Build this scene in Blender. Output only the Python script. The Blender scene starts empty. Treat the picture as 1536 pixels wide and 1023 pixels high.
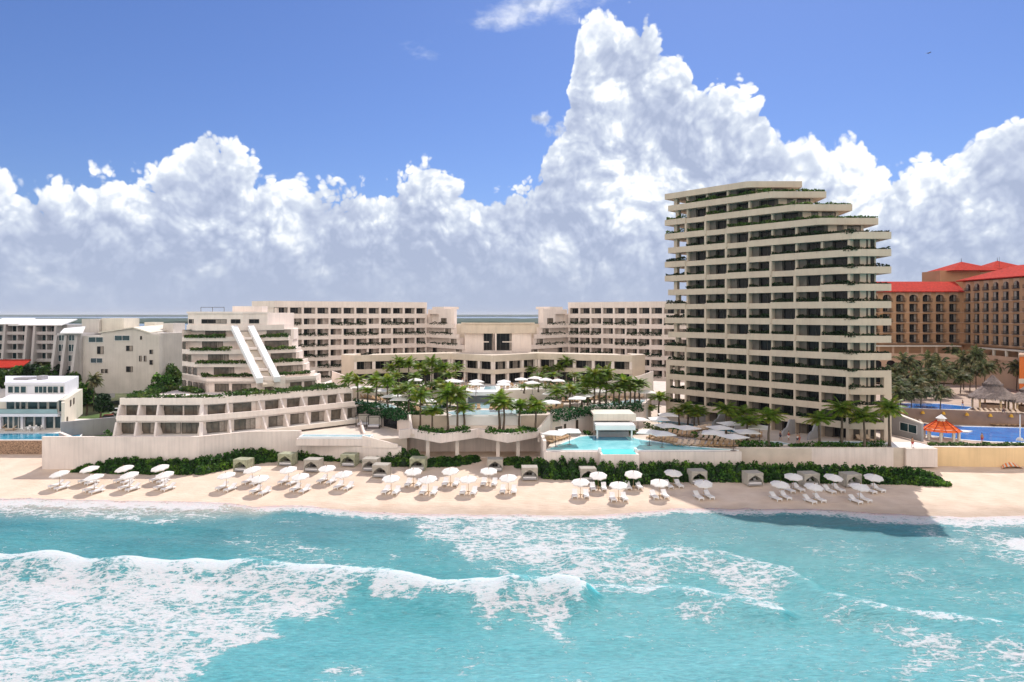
import bpy, math, random
from mathutils import Vector, noise
R = random.Random(7)
F, H, CX, CY = 1024.0, 28.5, 768.0, 471.0
SC = bpy.context.scene
COL = SC.collection
rad = math.radians

def G(px, py, z):                      # survey a point of the photograph onto a level of known height
    Y = (H-z)*F/(py-CY)
    return Vector(((px-CX)/F*Y, Y, z))
def W(px, py, Y): return Vector(((px-CX)/F*Y, Y, H-(py-CY)/F*Y))
def XA(px, Y): return (px-CX)/F*Y
def beach_z(Y): return max(-6.0, min(3.2, .12*(Y-97)))
def BP(px, py):
    Y = 41103/(py-348.1)
    return Vector(((px-CX)/F*Y, Y, beach_z(Y)))
def lerp(a, b, t): return a+(b-a)*t
def sst(a, b, x):
    t = max(0, min(1, (x-a)/(b-a))); return t*t*(3-2*t)
def pl(x, pts):
    if x <= pts[0][0]: return pts[0][1]
    for (a, b), (c, d) in zip(pts, pts[1:]):
        if x <= c: return b+(d-b)*(x-a)/(c-a)
    return pts[-1][1]
ORD = 'first second third fourth fifth sixth seventh eighth ninth tenth eleventh twelfth thirteenth fourteenth fifteenth sixteenth seventeenth eighteenth nineteenth twentieth'.split()
def orde(i, n):
    if n == 1: return 'only one'
    if i == 0: return 'leftmost'
    if i == n-1: return 'rightmost'
    return (ORD[i] + ' from left') if i <= n/2 or n-1-i > 19 else (ORD[n-1-i] + ' from right')

# ---------------------------------------------------------------- materials
MATS = {}
def nodes_of(m):
    m.use_nodes = True
    nt = m.node_tree
    return nt, nt.nodes, nt.links
def mat(name, col, rough=.8, var=.12, scale=.6, bump=0, bscale=20, spec=.25, metal=0, streak=0, trans=0, isl=0, col2=None):
    m = bpy.data.materials.new(name); MATS[name] = m
    nt, N, L = nodes_of(m)
    b = N['Principled BSDF']
    b.inputs['Roughness'].default_value = rough
    b.inputs['Specular IOR Level'].default_value = spec
    b.inputs['Metallic'].default_value = metal
    geo = N.new('ShaderNodeNewGeometry')
    n = N.new('ShaderNodeTexNoise'); n.inputs['Scale'].default_value = scale; n.inputs['Detail'].default_value = 5
    L.new(geo.outputs['Position'], n.inputs['Vector'])
    r = N.new('ShaderNodeMapRange'); r.inputs[1].default_value = .3; r.inputs[2].default_value = .7
    r.inputs[3].default_value = 1-var; r.inputs[4].default_value = 1+var*.6
    L.new(n.outputs['Fac'], r.inputs[0])
    fac = r.outputs[0]
    if streak:
        mp = N.new('ShaderNodeMapping'); mp.inputs['Scale'].default_value = (1.6, 1.6, .09)
        L.new(geo.outputs['Position'], mp.inputs[0])
        n2 = N.new('ShaderNodeTexNoise'); n2.inputs['Scale'].default_value = 1.5; n2.inputs['Detail'].default_value = 4
        L.new(mp.outputs[0], n2.inputs['Vector'])
        r2 = N.new('ShaderNodeMapRange'); r2.inputs[1].default_value = .45; r2.inputs[2].default_value = .75
        r2.inputs[3].default_value = 1; r2.inputs[4].default_value = 1-streak
        L.new(n2.outputs['Fac'], r2.inputs[0])
        mu = N.new('ShaderNodeMath'); mu.operation = 'MULTIPLY'; L.new(fac, mu.inputs[0]); L.new(r2.outputs[0], mu.inputs[1]); fac = mu.outputs[0]
    if isl:
        r3 = N.new('ShaderNodeMapRange'); r3.inputs[3].default_value = 1-isl; r3.inputs[4].default_value = 1+isl
        L.new(geo.outputs['Random Per Island'], r3.inputs[0])
        mu = N.new('ShaderNodeMath'); mu.operation = 'MULTIPLY'; L.new(fac, mu.inputs[0]); L.new(r3.outputs[0], mu.inputs[1]); fac = mu.outputs[0]
    vm = N.new('ShaderNodeVectorMath'); vm.operation = 'SCALE'; vm.inputs[0].default_value = col[:3]
    if col2:
        nc = N.new('ShaderNodeTexNoise'); nc.inputs['Scale'].default_value = .55; nc.inputs['Detail'].default_value = 4; L.new(geo.outputs['Position'], nc.inputs['Vector'])
        rc = N.new('ShaderNodeMapRange'); rc.inputs[1].default_value = .48; rc.inputs[2].default_value = .66; L.new(nc.outputs['Fac'], rc.inputs[0])
        cm = N.new('ShaderNodeMix'); cm.data_type = 'RGBA'; cm.inputs['A'].default_value = (*col[:3], 1); cm.inputs['B'].default_value = (*col2, 1); L.new(rc.outputs[0], cm.inputs['Factor']); L.new(cm.outputs['Result'], vm.inputs[0])
    L.new(fac, vm.inputs['Scale']); L.new(vm.outputs[0], b.inputs['Base Color'])
    if bump:
        n3 = N.new('ShaderNodeTexNoise'); n3.inputs['Scale'].default_value = bscale; n3.inputs['Detail'].default_value = 3
        L.new(geo.outputs['Position'], n3.inputs['Vector'])
        bp = N.new('ShaderNodeBump'); bp.inputs['Strength'].default_value = bump; bp.inputs['Distance'].default_value = .05
        L.new(n3.outputs['Fac'], bp.inputs['Height']); L.new(bp.outputs[0], b.inputs['Normal'])
    if trans:
        t = N.new('ShaderNodeBsdfTranslucent'); mx = N.new('ShaderNodeMixShader'); mx.inputs[0].default_value = trans
        L.new(vm.outputs[0], t.inputs[0]); L.new(b.outputs[0], mx.inputs[1]); L.new(t.outputs[0], mx.inputs[2])
        L.new(mx.outputs[0], N['Material Output'].inputs[0])
    return m
stucco = mat('stucco_white', (.86, .745, .67), .85, .07, .35, .15, 30, streak=.10)
stucco_w = mat('stucco_wall', (.79, .685, .63), .85, .12, .25, .15, 30, streak=.15)
tanstone = mat('stone_tan', (.68, .575, .46), .85, .10, .4, .2, 25, streak=.08)
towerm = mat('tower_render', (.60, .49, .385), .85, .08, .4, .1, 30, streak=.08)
towerw = mat('tower_inner_wall', (.13, .115, .10), .85, .15, .5)  # recess shade is put into this colour, far darker than the tower render
glass = mat('dark_glass', (.014, .015, .017), .10, .5, .4, spec=.16)
glassb = mat('brown_glass', (.14, .115, .09), .2, .5, .9, spec=.4)
glassbl = mat('blue_glass', (.02, .05, .06), .1, .5, .5, spec=.6)
curtain = mat('curtain', (.34, .29, .25), .9, .25, 2.5)
framem = mat('window_frame', (.10, .09, .08), .5)
deckm = mat('deck_stone', (.66, .56, .47), .85, .12, .5, .1, 20)
deckw = mat('deck_white', (.78, .72, .64), .8, .08, .5)
leafm = mat('leaf_hedge', (.042, .125, .02), .5, .4, 1.1, trans=.35, isl=.6, col2=(.13, .25, .03))
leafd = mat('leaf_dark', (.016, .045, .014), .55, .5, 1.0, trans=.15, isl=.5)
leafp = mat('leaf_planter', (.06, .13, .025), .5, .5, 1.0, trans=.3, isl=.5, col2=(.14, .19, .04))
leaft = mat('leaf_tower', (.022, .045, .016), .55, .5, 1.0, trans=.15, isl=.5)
leafh = mat('leaf_hanging', (.028, .11, .032), .5, .4, 1.0, trans=.25, isl=.5)
palmm = mat('palm_frond', (.17, .29, .03), .45, .35, .8, trans=.58, isl=.4, col2=(.34, .34, .05))
palmd = mat('palm_frond_dry', (.11, .14, .05), .5, .5, .5, trans=.25, isl=.6, col2=(.30, .25, .12))
trunkm = mat('palm_trunk', (.13, .10, .075), .9, .3, 4)
boots = mat('palm_boot', (.07, .05, .035), .9, .3, 4)
white = mat('white_canvas', (.86, .83, .80), .8, .04, .5, trans=.15)
whitep = mat('white_paint', (.82, .81, .80), .6, .05, .5)
cush = mat('cushion', (.80, .78, .78), .85, .06, 2)
tanc = mat('tan_cushion', (.50, .33, .19), .8, .2, 1.5)
tanc2 = mat('pale_cushion', (.68, .52, .38), .8, .2, 1.5)
wood = mat('wood', (.40, .27, .15), .7, .2, 3)
dark = mat('dark_metal', (.05, .045, .04), .6)
cabf = mat('cabana_fabric', (.52, .48, .42), .85, .12, 1.5, trans=.2)
cabg = mat('cabana_fabric_green', (.46, .47, .33), .85, .3, 2.0, trans=.2)
greyc = mat('grey_cushion', (.25, .22, .22), .85, .1)
orange = mat('orange_render', (.46, .27, .155), .85, .10, .3)
orangel = mat('orange_trim', (.56, .38, .27), .8, .08, .3)
orangeb = mat('bright_orange_render', (.75, .20, .05), .8, .08, .3)
yellow = mat('yellow_render', (.80, .58, .33), .85, .08, .3, .1, 20, streak=.08)
redroof = mat('red_tiles', (.44, .035, .02), .85, .45, 2.2, .6, 3.5, spec=.06)
orroof = mat('orange_tiles', (.75, .14, .03), .8, .2, 1.5, .4, 12, spec=.08)
thatch = mat('thatch', (.27, .21, .18), .95, .4, 2.5, .8, 14)
greyw = mat('grey_render', (.36, .35, .36), .85, .1, .4, streak=.1)
villaw = mat('villa_white', (.74, .74, .80), .75, .07, .4)
cream = mat('cream_render', (.63, .58, .53), .85, .1, .3, streak=.1)
creaml = mat('cream_light', (.74, .68, .58), .85, .1, .3, streak=.1)
aptw = mat('apartment_grey', (.50, .47, .46), .85, .1, .3, streak=.12)
rubble = mat('rubble_stone', (.38, .25, .17), .9, .7, 4.5, 1, 5)
skin = mat('skin', (.45, .24, .15), .6, .1)
navy = mat('navy_cloth', (.03, .04, .08), .8)
redc = mat('red_cloth', (.5, .05, .04), .8)
carred = mat('car_red', (.35, .04, .02), .3, .05)
carwhite = mat('car_white', (.7, .7, .72), .3, .05)
glassr = mat('rail_glass', (.30, .42, .44), .1, .1, .5, spec=.6)
orangec = mat('orange_canvas', (.8, .22, .05), .8, .1)
yellowc = mat('yellow_canvas', (.8, .42, .05), .8, .1)

def water_mat(name, c1, c2, sc=.35, bs=1.5, bstr=.25, rough=.06):
    m = bpy.data.materials.new(name); MATS[name] = m
    nt, N, L = nodes_of(m); b = N['Principled BSDF']
    b.inputs['Roughness'].default_value = rough; b.inputs['IOR'].default_value = 1.33
    geo = N.new('ShaderNodeNewGeometry')
    n = N.new('ShaderNodeTexNoise'); n.inputs['Scale'].default_value = sc; n.inputs['Detail'].default_value = 4
    L.new(geo.outputs['Position'], n.inputs['Vector'])
    cr = N.new('ShaderNodeValToRGB'); cr.color_ramp.elements[0].position = .35; cr.color_ramp.elements[1].position = .65
    cr.color_ramp.elements[0].color = (*c1, 1); cr.color_ramp.elements[1].color = (*c2, 1)
    L.new(n.outputs['Fac'], cr.inputs[0]); L.new(cr.outputs[0], b.inputs['Base Color'])
    n3 = N.new('ShaderNodeTexNoise'); n3.inputs['Scale'].default_value = bs; n3.inputs['Detail'].default_value = 3
    L.new(geo.outputs['Position'], n3.inputs['Vector'])
    bp = N.new('ShaderNodeBump'); bp.inputs['Strength'].default_value = bstr; bp.inputs['Distance'].default_value = .1
    L.new(n3.outputs['Fac'], bp.inputs['Height']); L.new(bp.outputs[0], b.inputs['Normal'])
    return m
poolw = water_mat('pool_turquoise', (.20, .62, .68), (.32, .76, .80), .5, 3)
pooln = water_mat('pool_bright', (.05, .72, .72), (.10, .80, .78), .5, 3)
poolp = water_mat('pool_pale', (.36, .56, .62), (.46, .66, .70), .6, 3)
poolb = water_mat('pool_blue', (.02, .17, .55), (.03, .24, .66), .4, 2)
poolv = water_mat('pool_villa', (.03, .22, .36), (.06, .34, .48), .4, 2)
lagoonm = water_mat('lagoon_water', (.13, .20, .27), (.16, .24, .31), .01, .2, .6, .25)

# ---------------------------------------------------------------- mesh helpers
class Fr:
    def __init__(s, a, b):
        s.o = Vector(a[:2]); v = Vector(b[:2])-s.o; s.len = v.length; s.u = v/s.len
        s.n = Vector((s.u.y, -s.u.x)); s.rot = math.atan2(s.u.y, s.u.x)
    def p(s, u, d, z): q = s.o+s.u*u+s.n*d; return Vector((q.x, q.y, z))
    def xy(s, u, d): q = s.o+s.u*u+s.n*d; return (q.x, q.y)

class MB:
    def __init__(s): s.v = []; s.f = []; s.m = []; s.cm = 0
    def add(s, vs, fs):
        o = len(s.v); s.v += [tuple(v) for v in vs]; s.f += [tuple(i+o for i in f) for f in fs]; s.m += [s.cm]*len(fs); return s
    def hexa(s, p): return s.add(p, [(0, 3, 2, 1), (4, 5, 6, 7), (0, 1, 5, 4), (1, 2, 6, 5), (2, 3, 7, 6), (3, 0, 4, 7)])
    def box(s, x0, x1, y0, y1, z0, z1):
        return s.hexa([(x0, y0, z0), (x1, y0, z0), (x1, y1, z0), (x0, y1, z0), (x0, y0, z1), (x1, y0, z1), (x1, y1, z1), (x0, y1, z1)])
    def fbox(s, fr, u0, u1, d0, d1, z0, z1):
        d0, d1 = max(d0, d1), min(d0, d1)
        P = [fr.p(u0, d0, z0), fr.p(u1, d0, z0), fr.p(u1, d1, z0), fr.p(u0, d1, z0)]
        return s.hexa(P+[Vector((q.x, q.y, z1)) for q in P])
    def prism(s, poly, z0, z1):
        n = len(poly)
        a = sum(poly[i][0]*poly[(i+1) % n][1]-poly[(i+1) % n][0]*poly[i][1] for i in range(n))
        if a < 0: poly = poly[::-1]
        return s.add([(x, y, z0) for x, y in poly]+[(x, y, z1) for x, y in poly],
                     [tuple(range(n-1, -1, -1)), tuple(range(n, 2*n))]+[(i, (i+1) % n, n+(i+1) % n, n+i) for i in range(n)])
    def strip(s, pts, z0, z1, t):            # wall following a polyline, thickness t going behind it
        offs = []
        for i in range(len(pts)):
            nn = Vector((0, 0))
            for a, b in ((i-1, i), (i, i+1)):
                if 0 <= a and b < len(pts):
                    f = Fr(pts[a], pts[b]); nn += f.n
            nn.normalize()
            k = 1.0
            if 0 < i < len(pts)-1: k = 1/max(.4, nn.dot(Fr(pts[i-1], pts[i]).n))
            offs.append((pts[i][0]-nn.x*t*k, pts[i][1]-nn.y*t*k))
        return s.prism([tuple(p[:2]) for p in pts]+offs[::-1], z0, z1)
    def tube(s, pts, rs, n=8, cap=True):
        pts = [Vector(p) for p in pts]; rings = []
        for i, p in enumerate(pts):
            d = (pts[min(i+1, len(pts)-1)]-pts[max(i-1, 0)]).normalized()
            a = d.orthogonal().normalized() if abs(d.z) < .95 else Vector((1, 0, 0))
            a = (a-d*a.dot(d)).normalized(); b = d.cross(a)
            rings.append([p+(a*math.cos(t*2*math.pi/n)+b*math.sin(t*2*math.pi/n))*rs[i] for t in range(n)])
        vs = [v for r in rings for v in r]; fs = []
        for i in range(len(pts)-1):
            for t in range(n): fs.append((i*n+t, i*n+(t+1) % n, (i+1)*n+(t+1) % n, (i+1)*n+t))
        if cap: fs += [tuple(range(n-1, -1, -1)), tuple(range(len(vs)-n, len(vs)))]
        return s.add(vs, fs)
    def cone(s, c, r, z0, z1, n=10, rot=0, r2=0):
        vs = [(c[0]+r*math.cos(rot+i*2*math.pi/n), c[1]+r*math.sin(rot+i*2*math.pi/n), z0) for i in range(n)]
        if r2:
            vs += [(c[0]+r2*math.cos(rot+i*2*math.pi/n), c[1]+r2*math.sin(rot+i*2*math.pi/n), z1) for i in range(n)]
            return s.add(vs, [(i, (i+1) % n, n+(i+1) % n, n+i) for i in range(n)]+[tuple(range(n, 2*n)), tuple(range(n-1, -1, -1))])
        vs.append((c[0], c[1], z1))
        return s.add(vs, [(i, (i+1) % n, n) for i in range(n)]+[tuple(range(n-1, -1, -1))])
    def leaf(s, p, size, up=.5, rng=R, droop=0):
        d = Vector((rng.gauss(0, 1), rng.gauss(0, 1), rng.gauss(0, 1)*.6+up-droop)).normalized()
        q = d.cross(Vector((rng.gauss(0, 1), rng.gauss(0, 1), rng.gauss(0, 1)))).normalized()
        a = d*size; b = q*size*.42; p = Vector(p)
        return s.add([p-a*.5, p+b, p+a*.5, p-b], [(0, 1, 2, 3)])
    def leafrow(s, p0, p1, n_m, h, w, size, hang=0, rng=R):
        p0 = Vector(p0); p1 = Vector(p1); L_ = (p1-p0).length; d = (p1-p0).normalized(); sd = Vector((d.y, -d.x, 0))
        for i in range(int(L_*n_m)):
            t = rng.random()*L_
            k = .45+.75*(noise.noise(p0*.37+d*t*.55)+.5)
            z = -hang*k*rng.random() if rng.random() < hang/(hang+h+.001) else h*k*rng.random()
            off = w*rng.uniform(-.5, .5)*(1 if z > 0 else .5)+(w*.3 if z < 0 else 0)
            s.leaf(p0+d*t+sd*off+Vector((0, 0, z)), size*rng.uniform(.6, 1.3), rng=rng, droop=.9 if z < 0 else 0)
        return s

ROOT = {}
def rloc(o):
    while o.parent: o = o.parent
    return o.location.copy()
def mesh_of(mb, mats, name='m', loc=(0, 0, 0), smooth=False):
    me = bpy.data.meshes.new(name)
    l = Vector(loc)
    me.from_pydata([(v[0]-l.x, v[1]-l.y, v[2]-l.z) for v in mb.v], [], mb.f)
    mats = mats if isinstance(mats, (list, tuple)) else [mats]
    for m in mats: me.materials.append(m)
    if any(mb.m): me.polygons.foreach_set('material_index', mb.m)
    if smooth: me.polygons.foreach_set('use_smooth', [True]*len(mb.f))
    me.update(); return me
def new(name, data, parent=None, loc=(0, 0, 0), rot=0):
    o = bpy.data.objects.new(name, data); COL.objects.link(o); o.location = loc; o.rotation_euler = (0, 0, rot)
    if parent: o.parent = parent
    return o
def tag(o, label, cat=None, group=None, kind=None):
    if label: o['label'] = label
    if cat: o['category'] = cat
    if group: o['group'] = group
    if kind: o['kind'] = kind
    return o
def thing(name, label, cat, loc=(0, 0, 0), rot=0, group=None):
    o = new(name, None, None, loc, rot); o.empty_display_size = .5
    return tag(o, label, cat, group)
def part(name, mb, mats, parent, smooth=False):
    return new(name, mesh_of(mb, mats, name, rloc(parent), smooth), parent)
def solo(name, mb, mats, label, cat, group=None, kind=None, smooth=False, loc=None):
    if loc is None:
        xs = [v[0] for v in mb.v]; ys = [v[1] for v in mb.v]; zs = [v[2] for v in mb.v]
        loc = ((min(xs)+max(xs))/2, (min(ys)+max(ys))/2, min(zs))
    return tag(new(name, mesh_of(mb, mats, name, loc, smooth), None, loc), label, cat, group, kind)
def struct(name, mb, mats, smooth=False, label=None):
    return tag(new(name, mesh_of(mb, mats, name, (0, 0, 0), smooth)), label, kind='structure')
def dup(o, loc=None, rot=None, label=None, group=None, parent=None, scale=None):
    c = o.copy(); COL.objects.link(c)
    if parent: c.parent = parent
    if loc is not None: c.location = loc
    if rot is not None: c.rotation_euler = (0, 0, rot)
    if scale is not None: c.scale = scale
    if label: c['label'] = label
    if group: c['group'] = group
    for ch in list(o.children): dup(ch, parent=c)
    return c
class Proto:                             # first use moves the original, later uses copy it
    def __init__(s, o): s.o = o; s.used = False
    def put(s, loc, rot=0, label=None, group=None, scale=(1, 1, 1)):
        if not s.used:
            s.used = True; o = s.o; o.location = loc; o.rotation_euler = (0, 0, rot); o.scale = scale
            if label: o['label'] = label
            if group: o['group'] = group
            return o
        return dup(s.o, loc, rot, label, group, scale=scale)

WIN = {}
def window(parent, fr, u0, u1, z0, z1, d, style='dark', flip=False, name='window', split=2):
    w = round(u1-u0, 2); h = round(z1-z0, 2)
    key = (w, h, style, flip, split)
    if key not in WIN:
        b = MB(); t = .07
        sty = {'dark': (glass, curtain), 'brown': (glassb, curtain), 'blue': (glassbl, villaw), 'shade': (glass, towerw)}[style]
        b.cm = 1
        b.box(0, w, -.10, 0, 0, t); b.box(0, w, -.10, 0, h-t, h)
        b.box(0, t, -.10, 0, t, h-t); b.box(w-t, w, -.10, 0, t, h-t)
        for i in range(1, split): b.box(w*i/split-t/2, w*i/split+t/2, -.09, 0, t, h-t)
        b.cm = 0; b.box(t, w-t, -.03, .0, t, h-t)
        b.cm = 2
        cw = w*[.12, .25, .42, 0][(int(w*97+h*31)+split) % 4]
        if style in ('dark', 'brown') and cw:
            x0, x1 = (w-t-cw, w-t) if not flip else (t, t+cw)
            b.box(x0, x1, -.05, -.032, t, h-t)
        WIN[key] = mesh_of(b, [sty[0], framem if style != 'blue' else whitep, sty[1]], 'window')
    q = fr.p(u0, d, z0)-rloc(parent)
    return new(name, WIN[key], parent, q, fr.rot)

def blob_leaves(mb, c, rx, ry, rz, n, size, rng, bumps=6):
    bl = [(Vector((rng.uniform(-1, 1), rng.uniform(-1, 1), rng.uniform(-.3, 1))).normalized(), rng.uniform(.25, .5)) for _ in range(bumps)]
    for i in range(n):
        d = Vector((rng.gauss(0, 1), rng.gauss(0, 1), abs(rng.gauss(0, 1))-.15)).normalized()
        k = .72+.3*max([0]+[(d.dot(b)-.55)*2.2*a*1.6 for b, a in bl])
        k *= rng.uniform(.8, 1.06)
        mb.leaf((c[0]+d.x*rx*k, c[1]+d.y*ry*k, c[2]+d.z*rz*k), size*rng.uniform(.7, 1.4), up=.7, rng=rng)
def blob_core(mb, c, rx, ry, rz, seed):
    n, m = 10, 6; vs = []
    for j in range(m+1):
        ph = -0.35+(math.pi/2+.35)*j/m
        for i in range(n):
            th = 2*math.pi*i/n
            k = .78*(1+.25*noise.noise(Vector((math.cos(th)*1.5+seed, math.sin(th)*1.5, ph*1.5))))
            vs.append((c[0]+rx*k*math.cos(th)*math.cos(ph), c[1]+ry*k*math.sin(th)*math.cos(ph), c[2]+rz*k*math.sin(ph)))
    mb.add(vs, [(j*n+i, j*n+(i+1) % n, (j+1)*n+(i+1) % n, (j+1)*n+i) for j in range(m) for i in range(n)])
# ---------------------------------------------------------------- camera, sun, sky
cam = bpy.data.cameras.new('camera'); co = bpy.data.objects.new('camera', cam); COL.objects.link(co)
cam.sensor_width = 36; cam.lens = 24; cam.shift_y = -40.5/1536; cam.clip_start = .5; cam.clip_end = 60000
co.location = (0, 0, H); co.rotation_euler = (rad(90), 0, 0); SC.camera = co
SUN_EL, SUN_AZ = 50.0, 18.5             # degrees above horizon; degrees right of the view axis
sl = bpy.data.lights.new('sun', 'SUN'); sl.energy = 3.4; sl.angle = rad(.5); sl.color = (1, .94, .88)
so = bpy.data.objects.new('sun', sl); COL.objects.link(so); so.location = (60, 200, 150)
so.rotation_euler = Vector((-math.sin(rad(SUN_AZ))*math.cos(rad(SUN_EL)), -math.cos(rad(SUN_AZ))*math.cos(rad(SUN_EL)), -math.sin(rad(SUN_EL)))).to_track_quat('-Z', 'Y').to_euler()
SC.view_settings.view_transform = 'Standard'; SC.view_settings.look = 'None'
SC.view_settings.exposure = .44; SC.view_settings.gamma = 1
SC.cycles.max_bounces = 5; SC.cycles.diffuse_bounces = 3; SC.cycles.glossy_bounces = 2; SC.cycles.transparent_max_bounces = 6
SC.cycles.caustics_reflective = False; SC.cycles.caustics_refractive = False

wd = bpy.data.worlds.new('World'); SC.world = wd; wd.use_nodes = True
nt = wd.node_tree; N = nt.nodes; L = nt.links
bg = N['Background']
sky = N.new('ShaderNodeTexSky'); sky.sky_type = 'NISHITA'; sky.sun_disc = False
sky.sun_elevation = rad(SUN_EL); sky.sun_rotation = rad(SUN_AZ); sky.air_density = 1.1; sky.dust_density = .4; sky.ozone_density = 3.5
def math_(op, a, b=None, c=None, clamp=False, nt=nt):
    n = nt.nodes.new('ShaderNodeMath'); n.operation = op; n.use_clamp = clamp
    for i, x in enumerate((a, b, c)):
        if x is None: continue
        if isinstance(x, (int, float)): n.inputs[i].default_value = x
        else: nt.links.new(x, n.inputs[i])
    return n.outputs[0]
def smap(x, a, b, lo=0., hi=1., nt=nt):
    n = nt.nodes.new('ShaderNodeMapRange'); n.interpolation_type = 'SMOOTHSTEP'; nt.links.new(x, n.inputs[0])
    for i, v in ((1, a), (2, b), (3, lo), (4, hi)):
        if isinstance(v, (int, float)): n.inputs[i].default_value = v
        else: nt.links.new(v, n.inputs[i])
    return n.outputs[0]
# billow group: direction -> puff height
bgp = bpy.data.node_groups.new('cloud_billow', 'ShaderNodeTree')
bgp.interface.new_socket('Vector', in_out='INPUT', socket_type='NodeSocketVector')
bgp.interface.new_socket('H', in_out='OUTPUT', socket_type='NodeSocketFloat')
gi = bgp.nodes.new('NodeGroupInput'); go = bgp.nodes.new('NodeGroupOutput')
wn = bgp.nodes.new('ShaderNodeTexNoise'); wn.inputs['Scale'].default_value = 9; wn.inputs['Detail'].default_value = 5
bgp.links.new(gi.outputs[0], wn.inputs['Vector'])
ws = bgp.nodes.new('ShaderNodeVectorMath'); ws.operation = 'MULTIPLY_ADD'; ws.inputs[1].default_value = (.07, .07, .07)
bgp.links.new(wn.outputs['Color'], ws.inputs[0]); bgp.links.new(gi.outputs[0], ws.inputs[2])
hs = None
for sc_, w_ in ((10, .43), (24, .28), (55, .18), (125, .11)):
    v = bgp.nodes.new('ShaderNodeTexVoronoi'); v.feature = 'SMOOTH_F1'; v.inputs['Scale'].default_value = sc_; v.inputs['Smoothness'].default_value = .12
    bgp.links.new(ws.outputs[0], v.inputs['Vector'])
    q = math_('MULTIPLY', v.outputs['Distance'], v.outputs['Distance'], nt=bgp)
    q = math_('MULTIPLY_ADD', q, -w_*1.5, w_, nt=bgp)
    hs = q if hs is None else math_('ADD', hs, q, nt=bgp)
bgp.links.new(hs, go.inputs[0])
tc = N.new('ShaderNodeTexCoord'); DIR = tc.outputs['Generated']
sx = N.new('ShaderNodeSeparateXYZ'); L.new(DIR, sx.inputs[0])
X_, Y_, Z_ = sx.outputs
rr = math_('SQRT', math_('ADD', math_('MULTIPLY', X_, X_), math_('MULTIPLY', Y_, Y_)))
te = math_('DIVIDE', Z_, math_('MAXIMUM', rr, .001))
az = math_('ARCTAN2', X_, Y_)
tops = [(-900, 180), (-600, 240), (-200, 300), (-60, 262), (0, 268), (20, 262), (60, 285), (100, 280), (150, 272), (190, 270), (235, 250), (270, 232), (300, 208), (318, 206), (345, 236), (400, 252), (450, 262),
        (500, 275), (540, 288), (556, 302), (575, 300), (590, 268), (620, 245), (645, 218), (672, 222), (700, 258), (740, 292), (772, 308), (790, 292),
        (806, 262), (828, 245), (842, 200), (850, 160), (858, 95), (866, 58), (884, 44), (930, 32), (975, 36), (1008, 60), (1038, 92), (1052, 150), (1060, 196), (1068, 160), (1085, 136),
        (1120, 134), (1150, 158), (1166, 195), (1185, 226), (1250, 232), (1290, 216), (1340, 220), (1385, 216), (1412, 232), (1440, 215), (1465, 190),
        (1492, 180), (1520, 186), (1545, 205), (1700, 250), (1900, 260), (2300, 200)]
fc = N.new('ShaderNodeFloatCurve'); cv = fc.mapping; c0 = cv.curves[0]
TE = 1.4
pts = []
for px, py in tops:
    a = math.atan((px-CX)/F); t = (CY-py)/F*math.cos(a)
    pts.append(((a/math.pi+1)/2, t/TE))
pts = [(0, 1), (.25, 1)]+pts+[(.75, 1), (1, 1)]  # raised ends: unseen cloud bank behind the camera, added to fill-light the facades
while len(c0.points) < len(pts): c0.points.new(.5, .5)
for p, (a, b) in zip(c0.points, pts): p.location = (a, b); p.handle_type = 'VECTOR'
cv.update()
L.new(math_('MULTIPLY_ADD', az, .5/math.pi, .5), fc.inputs['Value'])
T = math_('MULTIPLY', fc.outputs[0], TE)
def billow(off):
    va = N.new('ShaderNodeVectorMath'); va.operation = 'ADD'; L.new(DIR, va.inputs[0]); va.inputs[1].default_value = off
    g = N.new('ShaderNodeGroup'); g.node_tree = bgp; L.new(va.outputs[0], g.inputs[0]); return g.outputs[0]
h0 = billow((0, 0, 0)); h1 = billow((.006, 0, .013)); h2 = billow((.018, 0, .04))
nz = N.new('ShaderNodeTexNoise'); nz.inputs['Scale'].default_value = 45; nz.inputs['Detail'].default_value = 6; nz.inputs['Roughness'].default_value = .6
L.new(DIR, nz.inputs['Vector'])
lo = N.new('ShaderNodeTexNoise'); lo.inputs['Scale'].default_value = 5.5; lo.inputs['Detail'].default_value = 5; L.new(DIR, lo.inputs['Vector'])
depth = math_('SUBTRACT', T, te)                                     # how far below the cloud top
e = math_('ADD', depth, math_('MULTIPLY_ADD', h0, .125, -.068))
e = math_('ADD', e, math_('MULTIPLY_ADD', nz.outputs['Fac'], .018, -.009))
mask = smap(e, -.002, .012)
# shade: lit rims, grey bellies
d1 = math_('SUBTRACT', h0, h1); d2 = math_('SUBTRACT', h0, h2)
lit = math_('ADD', math_('MULTIPLY', d1, 1.35), math_('MULTIPLY', d2, .85))
lit = math_('ADD', lit, math_('MULTIPLY_ADD', lo.outputs['Fac'], 1.5, -.10))
lit = math_('SUBTRACT', lit, smap(te, .22, .03, 0, .42))
lit = math_('ADD', lit, smap(e, .05, .0, 0, .30))
lit = math_('ADD', lit, math_('MULTIPLY_ADD', nz.outputs['Fac'], .3, -.15))
lit = math_('MAXIMUM', math_('MINIMUM', lit, 1.0), 0.0)
cr = N.new('ShaderNodeValToRGB'); L.new(lit, cr.inputs[0])
el = cr.color_ramp.elements
el[0].position = 0; el[0].color = (.31, .36, .49, 1); el[1].position = 1; el[1].color = (.74, .765, .80, 1)
q = el.new(.35); q.color = (.385, .435, .56, 1)
q = el.new(.7); q.color = (.51, .56, .65, 1)
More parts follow.
